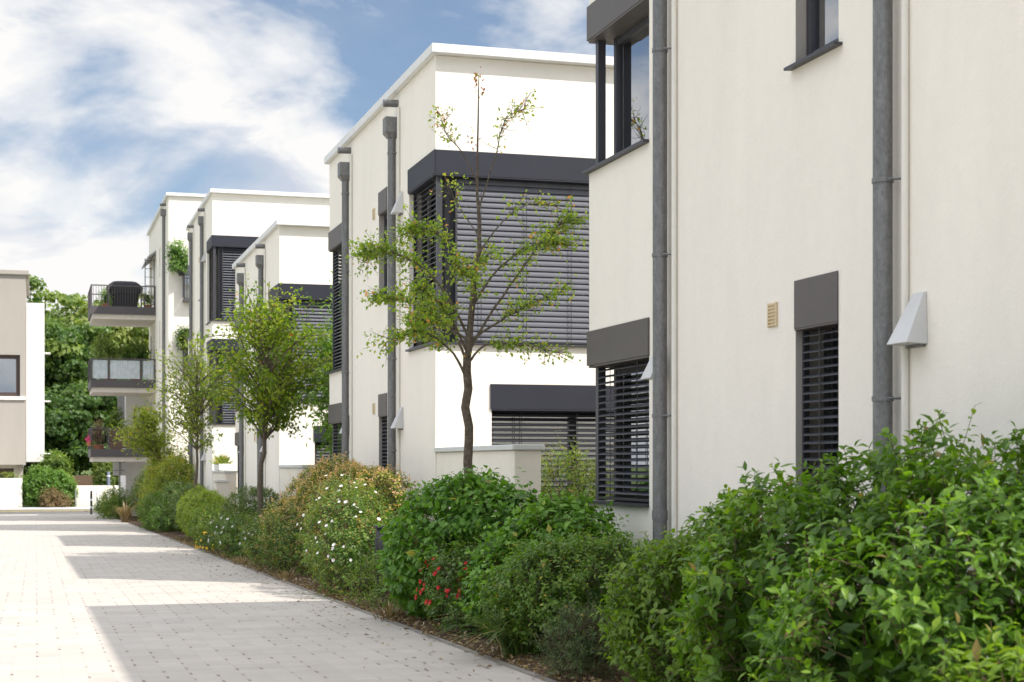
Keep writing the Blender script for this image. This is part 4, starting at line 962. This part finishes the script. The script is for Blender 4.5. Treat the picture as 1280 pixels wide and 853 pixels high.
# ------------------------------------------------------------------ trees
def young_tree():
    x, y = 3.9, 14.56; z = gz(y)
    c, s = math.cos(R(16.57)), math.sin(R(16.57))
    P = lambda q: (x + (q[0]*(.84 if q[0] < 0 else .93))*c + q[1]*s, y - q[0]*.88*s + q[1]*c, q[2])
    t = thing('street_tree', (x, y, z), 'slim young tree with sparse airy crown before the silver corner blind', 'tree', 'street trees in the bed')
    mb = MB(); lv = Leaves()
    limb(mb, [P(q) for q in ((0,0,z-.05),(.01,.0,.9),(-.01,0,1.6),(-.01,0,2.25))], .049, .040, 10)
    limb(mb, [P(q) for q in ((-.01,0,2.24),(.05,.02,2.9),(.11,.05,3.4),(.09,.03,4.0),(.11,0,4.9))], .036, .004, 8)
    limbs = [
     [(-.01,0,2.2),(-.16,.06,2.5),(-.42,.16,2.72),(-.78,.22,2.82),(-1.0,.25,2.84)],
     [(0,0,2.45),(-.28,-.15,2.88),(-.58,-.22,3.12),(-.96,-.25,3.24),(-1.1,-.26,3.2)],
     [(-.03,0,2.05),(-.16,-.12,2.28),(-.5,-.28,2.48),(-.9,-.34,2.36)],
     [(0,0,2.2),(.18,-.08,2.36),(.5,-.2,2.36),(.92,-.28,2.28)],
     [(0,0,2.3),(.26,.08,2.72),(.58,.16,3.15),(.85,.2,3.48),(1.08,.22,3.58)],
     [(.05,.02,2.75),(.32,-.12,3.08),(.72,-.24,3.3),(1.0,-.26,3.28)],
     [(.11,.05,3.4),(-.1,.12,3.68),(-.25,.14,3.95)],
     [(.1,.03,3.9),(-.08,0,4.2),(-.24,-.04,4.34),(-.31,-.05,4.54)],
     [(.1,0,3.62),(.28,-.05,4.15),(.38,-.05,4.48),(.58,-.05,4.58)],
     [(.05,0,3.05),(-.2,-.18,3.3),(-.46,-.28,3.42),(-.62,-.3,3.40)],
     [(.03,0,2.6),(.08,-.3,2.9),(-.12,-.52,3.05)],
     [(.03,0,2.7),(.05,.3,3.1),(.2,.5,3.3)],
     [(.08,0,3.2),(.35,.12,3.55),(.62,.16,3.72),(.9,.14,3.70)],
     [(0,0,2.4),(-.3,.2,2.58),(-.62,.36,2.62)],
     [(.01,0,2.4),(.32,.2,2.62),(.62,.32,2.78),(.95,.3,2.9)],
     [(-.01,0,2.3),(-.22,-.3,2.66),(-.5,-.5,2.86)],
    ]
    for L in limbs:
        pl = limb(mb, [P(q) for q in L], .0145 if L[0][2] < 3 else .008, .0022, 6)
        zm = L[-1][2]; lower = zm < 3.7
        dens = .85 if (lower and L[-1][0] < .1) else (.6 if lower else .16)
        n = len(pl)
        seg = np.linalg.norm(np.diff(pl, axis=0), axis=1).sum()
        for k in range(int(125*seg*(.40+dens*.62))):
            f = rg.uniform(.28, 1)**.8; i = min(n-2, int(f*(n-1))); p = pl[i] + (pl[i+1]-pl[i])*rg.random()
            d = unit(unit(pl[i+1]-pl[i])*.7 + rg.normal(size=3)*np.array([.7,.7,.5]) + np.array([0,0,.12]))
            ln = rg.uniform(.06, .26)
            if rg.random() < .55: mb.tube([p, p+d*ln*.5+rg.normal(size=3)*.008, p+d*ln], [.0035,.0025,.0015], 3, False)
            m = int(rg.integers(4, 11)*(.22+.8*dens)); 
            if m < 1: continue
            q = p + d*ln*rg.uniform(.25,1.05,(m,1)) + rg.normal(size=(m,3))*.018
            dd = unit(d*.5 + rg.normal(size=(m,3))*.8 - np.array([0,0,.25])); nn = unit(np.array([0,0,.9]) + rg.normal(size=(m,3))*.55)
            lv.add(q, dd, nn, rg.uniform(.026,.054,m), .62, .58+.25*rg.normal(size=m)*.8 + (.12 if not lower else 0), T_COARSE)
    for q in ((.11,0,4.9),(.10,0,4.86),(-.31,-.05,4.54),(-.26,-.04,4.40),(.12,.01,4.75),(.05,.02,4.3),(.58,-.05,4.58)):
        m = 9 if q[0] < .5 else 5; p = np.array(P(q)) + rg.normal(size=(m,3))*.028
        lv.add(p, unit(rg.normal(size=(m,3))+np.array([0,0,.3])), randdir(m), rg.uniform(.03,.05,m), .5, rg.uniform(0,1,m), mi=1)
    mb.build('trunk', M['bark'], t, smooth=True, fix=False)
    lv.build('crown', [F['serviceberry'], F['redtip']], t)
young_tree()

def tree(label, loc, trunk_h, crown, mat, nb, L, W, per, tr=.06, group='street trees in the bed', cat='tree', name='street_tree', twl=.3, tmean=.45, tvar=.18, tips=True, shell=.5, top=True):
    """trunk, limbs reaching into an ellipsoidal crown, leafy twigs along the outer part of every limb"""
    x, y = loc[0], loc[1]; z = loc[2] if len(loc) > 2 else gz(y); ox, oy, cz, rx, ry, rz = crown
    t = thing(name, (x, y, z), label, cat, group)
    mb = MB(); lv = Leaves(); c = np.array([x+ox, y+oy, z+cz])
    topz = z + cz + rz*.85
    tp = limb(mb, [(x,y,z-.1),(x+random.uniform(-.03,.03)*3,y,z+trunk_h*.6),(x+ox*.2,y+oy*.2,z+trunk_h),(x+ox*.7,y+oy*.7,z+cz),(x+ox,y+oy,topz)], tr, tr*.12, 9)
    for b in range(nb):
        d = randdir(1)[0]; r = rg.uniform(shell, 1.0)
        tp_ = 1.12 - .5*max(0, d[2])**1.3; d = d*np.array([tp_, tp_, 1])
        lump = 1 + .2*math.sin(4*d[0]+b)*math.cos(3*d[1]+2*d[2])
        e = c + d*np.array([rx,ry,rz])*r*lump
        f = np.clip((e[2]-z-trunk_h)/(topz-z-trunk_h)*.75 - .12 + rg.normal()*.08, 0, .95)
        h = z + trunk_h + f*(topz-z-trunk_h); i = int(np.argmin(np.abs(tp[:,2]-h))); s0 = tp[i]
        mid = s0*.5 + e*.5 + np.array([0,0,.12*np.linalg.norm(e-s0)]) + rg.normal(size=3)*.05*np.linalg.norm(e-s0)
        pl = limb(mb, [s0, mid, e], tr*.26, tr*.05, 5); n = len(pl)
        m = per
        f = rg.uniform(.35, 1.0, m); idx = np.minimum((f*(n-1)).astype(int), n-2)
        p = pl[idx] + rg.normal(size=(m,3))*twl*np.array([.55,.55,.38])
        dd = unit(rg.normal(size=(m,3)) + unit(p-c)*.6 - np.array([0,0,.25])); nn = unit(np.array([0,0,.8]) + rg.normal(size=(m,3))*.6 + unit(p-c)*.4)
        ct = rg.normal()*tvar
        lv.add(p, dd, nn, L*rg.uniform(.6,1.25,m), W, np.minimum(tmean + ct + rg.normal(size=m)*.15, .84) + .3*(rg.random(m) < .012), T_COARSE)
    mb.build('trunk', M['bark'], t, smooth=True, fix=False); lv.build('crown', mat, t)
    return t
tree('dense round street tree with green crown before the low third house', (3.9, 28.7), 2.1, (.12,.1,3.68,1.48,1.35,1.5), F['treegreen'], 120, .085, .6, 66, .062, twl=.18, tmean=.58, tvar=.22)
tree('slim olive tinged street tree farther along than the dense round one', (3.95, 41.3), 2.2, (-.05,.1,3.85,1.4,1.4,1.35), F['treeolive'], 85, .095, .55, 44, .055, twl=.26, tvar=.2, tmean=.5)
tree('small yellowing tree farthest along the bed near the tall balcony house', (3.95, 52.5), 2.1, (-.45,.3,3.1,1.15,1.2,.95), F['treeolive'], 70, .115, .5, 42, .055, twl=.26, tmean=.66)
tree('bright green garden tree showing past the corner of the second house', (5.75, 29.6), 1.6, (-.2,.1,3.3,.95,.9,1.75), F['bright'], 110, .12, .4, 60, .05, group=None, name='garden_tree', twl=.22, tmean=.55)

def big_tree(label, x, y, h, rx, rz, cz, mat, nclump, per, L, tmean=.45):
    z = gz(y); t = thing('woodland_tree', (x, y, z), label, 'tree', 'big trees beyond the lane end')
    mb = MB(); lv = Leaves(); c = np.array([x, y, z+cz])
    limb(mb, [(x,y,z-.2),(x+.2,y,z+h*.3),(x,y,z+h*.75)], .32, .08, 8)
    for k in range(nclump):
        d = randdir(1)[0]; r = rg.uniform(.62, 1.0)
        cc = c + d*np.array([rx,rx,rz])*r*(1+.12*math.sin(5*d[0]+k)); rad = rg.uniform(.55,1.15)*min(rx,rz)*.26
        if k % 3 == 0: limb(mb, [(x,y,z+h*.28+random.random()*h*.3), (np.array([x,y,z+h*.4])+cc)/2, cc], .09, .02, 5)
        nd_ = randdir(per); nd_[:,2] = np.abs(nd_[:,2])*1.1 - .35; nd_ = unit(nd_)
        p = cc + nd_*np.array([1.25,1.25,.8])*rad*rg.uniform(.6,1.05,(per,1))
        nn = unit(nd_ + np.array([0,0,.5]) + rg.normal(size=(per,3))*.5); dd = unit(np.cross(nn, randdir(per)) - np.array([0,0,.3]))
        lv.add(p, dd, nn, L*rg.uniform(.6,1.3,per), .7, tmean + rg.normal()*.18 + rg.normal(size=per)*.14)
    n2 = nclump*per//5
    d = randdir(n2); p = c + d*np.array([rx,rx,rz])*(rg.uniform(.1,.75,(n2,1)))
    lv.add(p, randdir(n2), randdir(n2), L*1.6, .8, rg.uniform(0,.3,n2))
    mb.build('trunk', M['bark'], t, fix=False); lv.build('crown', mat, t)
big_tree('tall pale topped tree behind the outer ends of the balconies', 4.6, 112, 14.5, 4.0, 5.6, 8.9, F['woodpale'], 110, 130, .36, .5)
big_tree('broad dark green tree between the white wing and the balconies', 1.9, 108, 12.5, 3.4, 5.2, 7.4, F['wood'], 100, 130, .34, .5)
big_tree('tree crown showing above the roof corner of the beige building', -1.2, 118, 15.5, 3.4, 4.6, 11.3, F['wood'], 80, 120, .36, .6)
big_tree('tall tree partly hidden behind the tall balcony house', 10.5, 114, 14, 4.2, 5.5, 8.5, F['woodpale'], 90, 110, .38, .5)
big_tree('leafy tree with low crown closing the gap under the balconies', 4.2, 104, 9.5, 3.2, 4.0, 5.0, F['wood'], 90, 120, .32, .35)
big_tree('shady low crowned tree right behind the long low white wall', 1.4, 101.5, 7, 2.6, 2.8, 4.2, F['wood'], 70, 110, .30, .15)
big_tree('wide tree left of the beige building roof', -6.5, 122, 15, 4.2, 4.6, 10.8, F['wood'], 80, 110, .38, .55)

# ------------------------------------------------------------------ sky, sun, camera
SUN = Vector((4.1, -4.0, 6.8)).normalized()
elev = math.asin(SUN.z); azim = math.atan2(SUN.x, SUN.y)
world = bpy.data.worlds.new('World'); scene.world = world; world.use_nodes = True
nt = world.node_tree; bg = nt.nodes['Background']; out = nt.nodes['World Output']
sky = nd(nt, 'ShaderNodeTexSky', sky_type='NISHITA'); sky.sun_disc = False; sky.sun_elevation = elev; sky.sun_rotation = azim
sky.air_density = 1.0; sky.dust_density = .6; sky.ozone_density = 2.5
nt.links.new(mixc(nt, 1.0, sky.outputs[0], (.98, 1.0, 1.02), 'MULTIPLY'), bg.inputs[0]); bg.inputs[1].default_value = .062
tc = nd(nt, 'ShaderNodeTexCoord'); mp = nd(nt, 'ShaderNodeMapping'); nt.links.new(tc.outputs['Generated'], mp.inputs[0])
mp.inputs['Scale'].default_value = (1, 1, 2.05); mp.inputs['Location'].default_value = (-1.482, -0.698, -0.463)
n1 = noise(nt, mp.outputs[0], 4.4, 9, .54); n1.inputs['Distortion'].default_value = .3
n2 = noise(nt, mp.outputs[0], 9, 7, .55); n2.inputs['Distortion'].default_value = .4
sz = nd(nt, 'ShaderNodeSeparateXYZ'); nt.links.new(tc.outputs['Generated'], sz.inputs[0])
low = nd(nt, 'ShaderNodeMapRange', interpolation_type='SMOOTHSTEP'); nt.links.new(sz.outputs[2], low.inputs[0])
for k, v in ((1, .02), (2, .17), (3, .13), (4, -.01)): low.inputs[k].default_value = v
cov = mth(nt, 'ADD', mth(nt, 'ADD', mth(nt, 'MULTIPLY', n1.outputs[0], .78), mth(nt, 'MULTIPLY', n2.outputs[0], .22)), low.outputs[0])
mask = ramp(nt, cov, [(.425, (.12,.12,.12)), (.495, (.66,.66,.66)), (.55, (1,1,1))])
shade = ramp(nt, n2.outputs[0], [(.40, (.62,.68,.79)), (.56, (1.0,.99,.98))])
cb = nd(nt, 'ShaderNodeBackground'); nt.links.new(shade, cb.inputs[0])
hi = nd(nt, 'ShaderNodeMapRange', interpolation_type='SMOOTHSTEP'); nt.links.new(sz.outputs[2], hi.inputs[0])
for k, v in ((1, .28), (2, .75), (3, .52), (4, 1.7)): hi.inputs[k].default_value = v  # cloud glow boosted above the view, added to brighten the shaded walls
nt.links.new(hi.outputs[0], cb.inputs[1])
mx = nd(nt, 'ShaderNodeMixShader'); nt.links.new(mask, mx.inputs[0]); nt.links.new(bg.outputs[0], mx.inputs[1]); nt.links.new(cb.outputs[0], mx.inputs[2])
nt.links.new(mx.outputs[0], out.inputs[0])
ld = bpy.data.lights.new('sun', 'SUN'); ld.energy = 3.0; ld.angle = R(.53); ld.color = (1, .95, .87)
lo = bpy.data.objects.new('sun', ld); col.objects.link(lo); lo.location = SUN*60; lo.rotation_euler = SUN.to_track_quat('Z', 'Y').to_euler()

cam = bpy.data.cameras.new('camera'); co = bpy.data.objects.new('camera', cam); col.objects.link(co); scene.camera = co
co.location = (0, 0, EYE); co.rotation_euler = (R(90), 0, -math.atan(.2975))
cam.sensor_width = 36; cam.lens = 36*2000/1280; cam.shift_y = 153.5/1280; cam.clip_end = 3000; cam.clip_start = .1
cam.dof.use_dof = True; cam.dof.focus_distance = 16.0; cam.dof.aperture_fstop = 5.0
scene.view_settings.view_transform = 'Standard'; scene.view_settings.look = 'None'; scene.view_settings.exposure = .93; scene.view_settings.gamma = 1
scene.cycles.max_bounces = 8; scene.cycles.diffuse_bounces = 4; scene.cycles.transparent_max_bounces = 12; scene.cycles.sample_clamp_indirect = 8
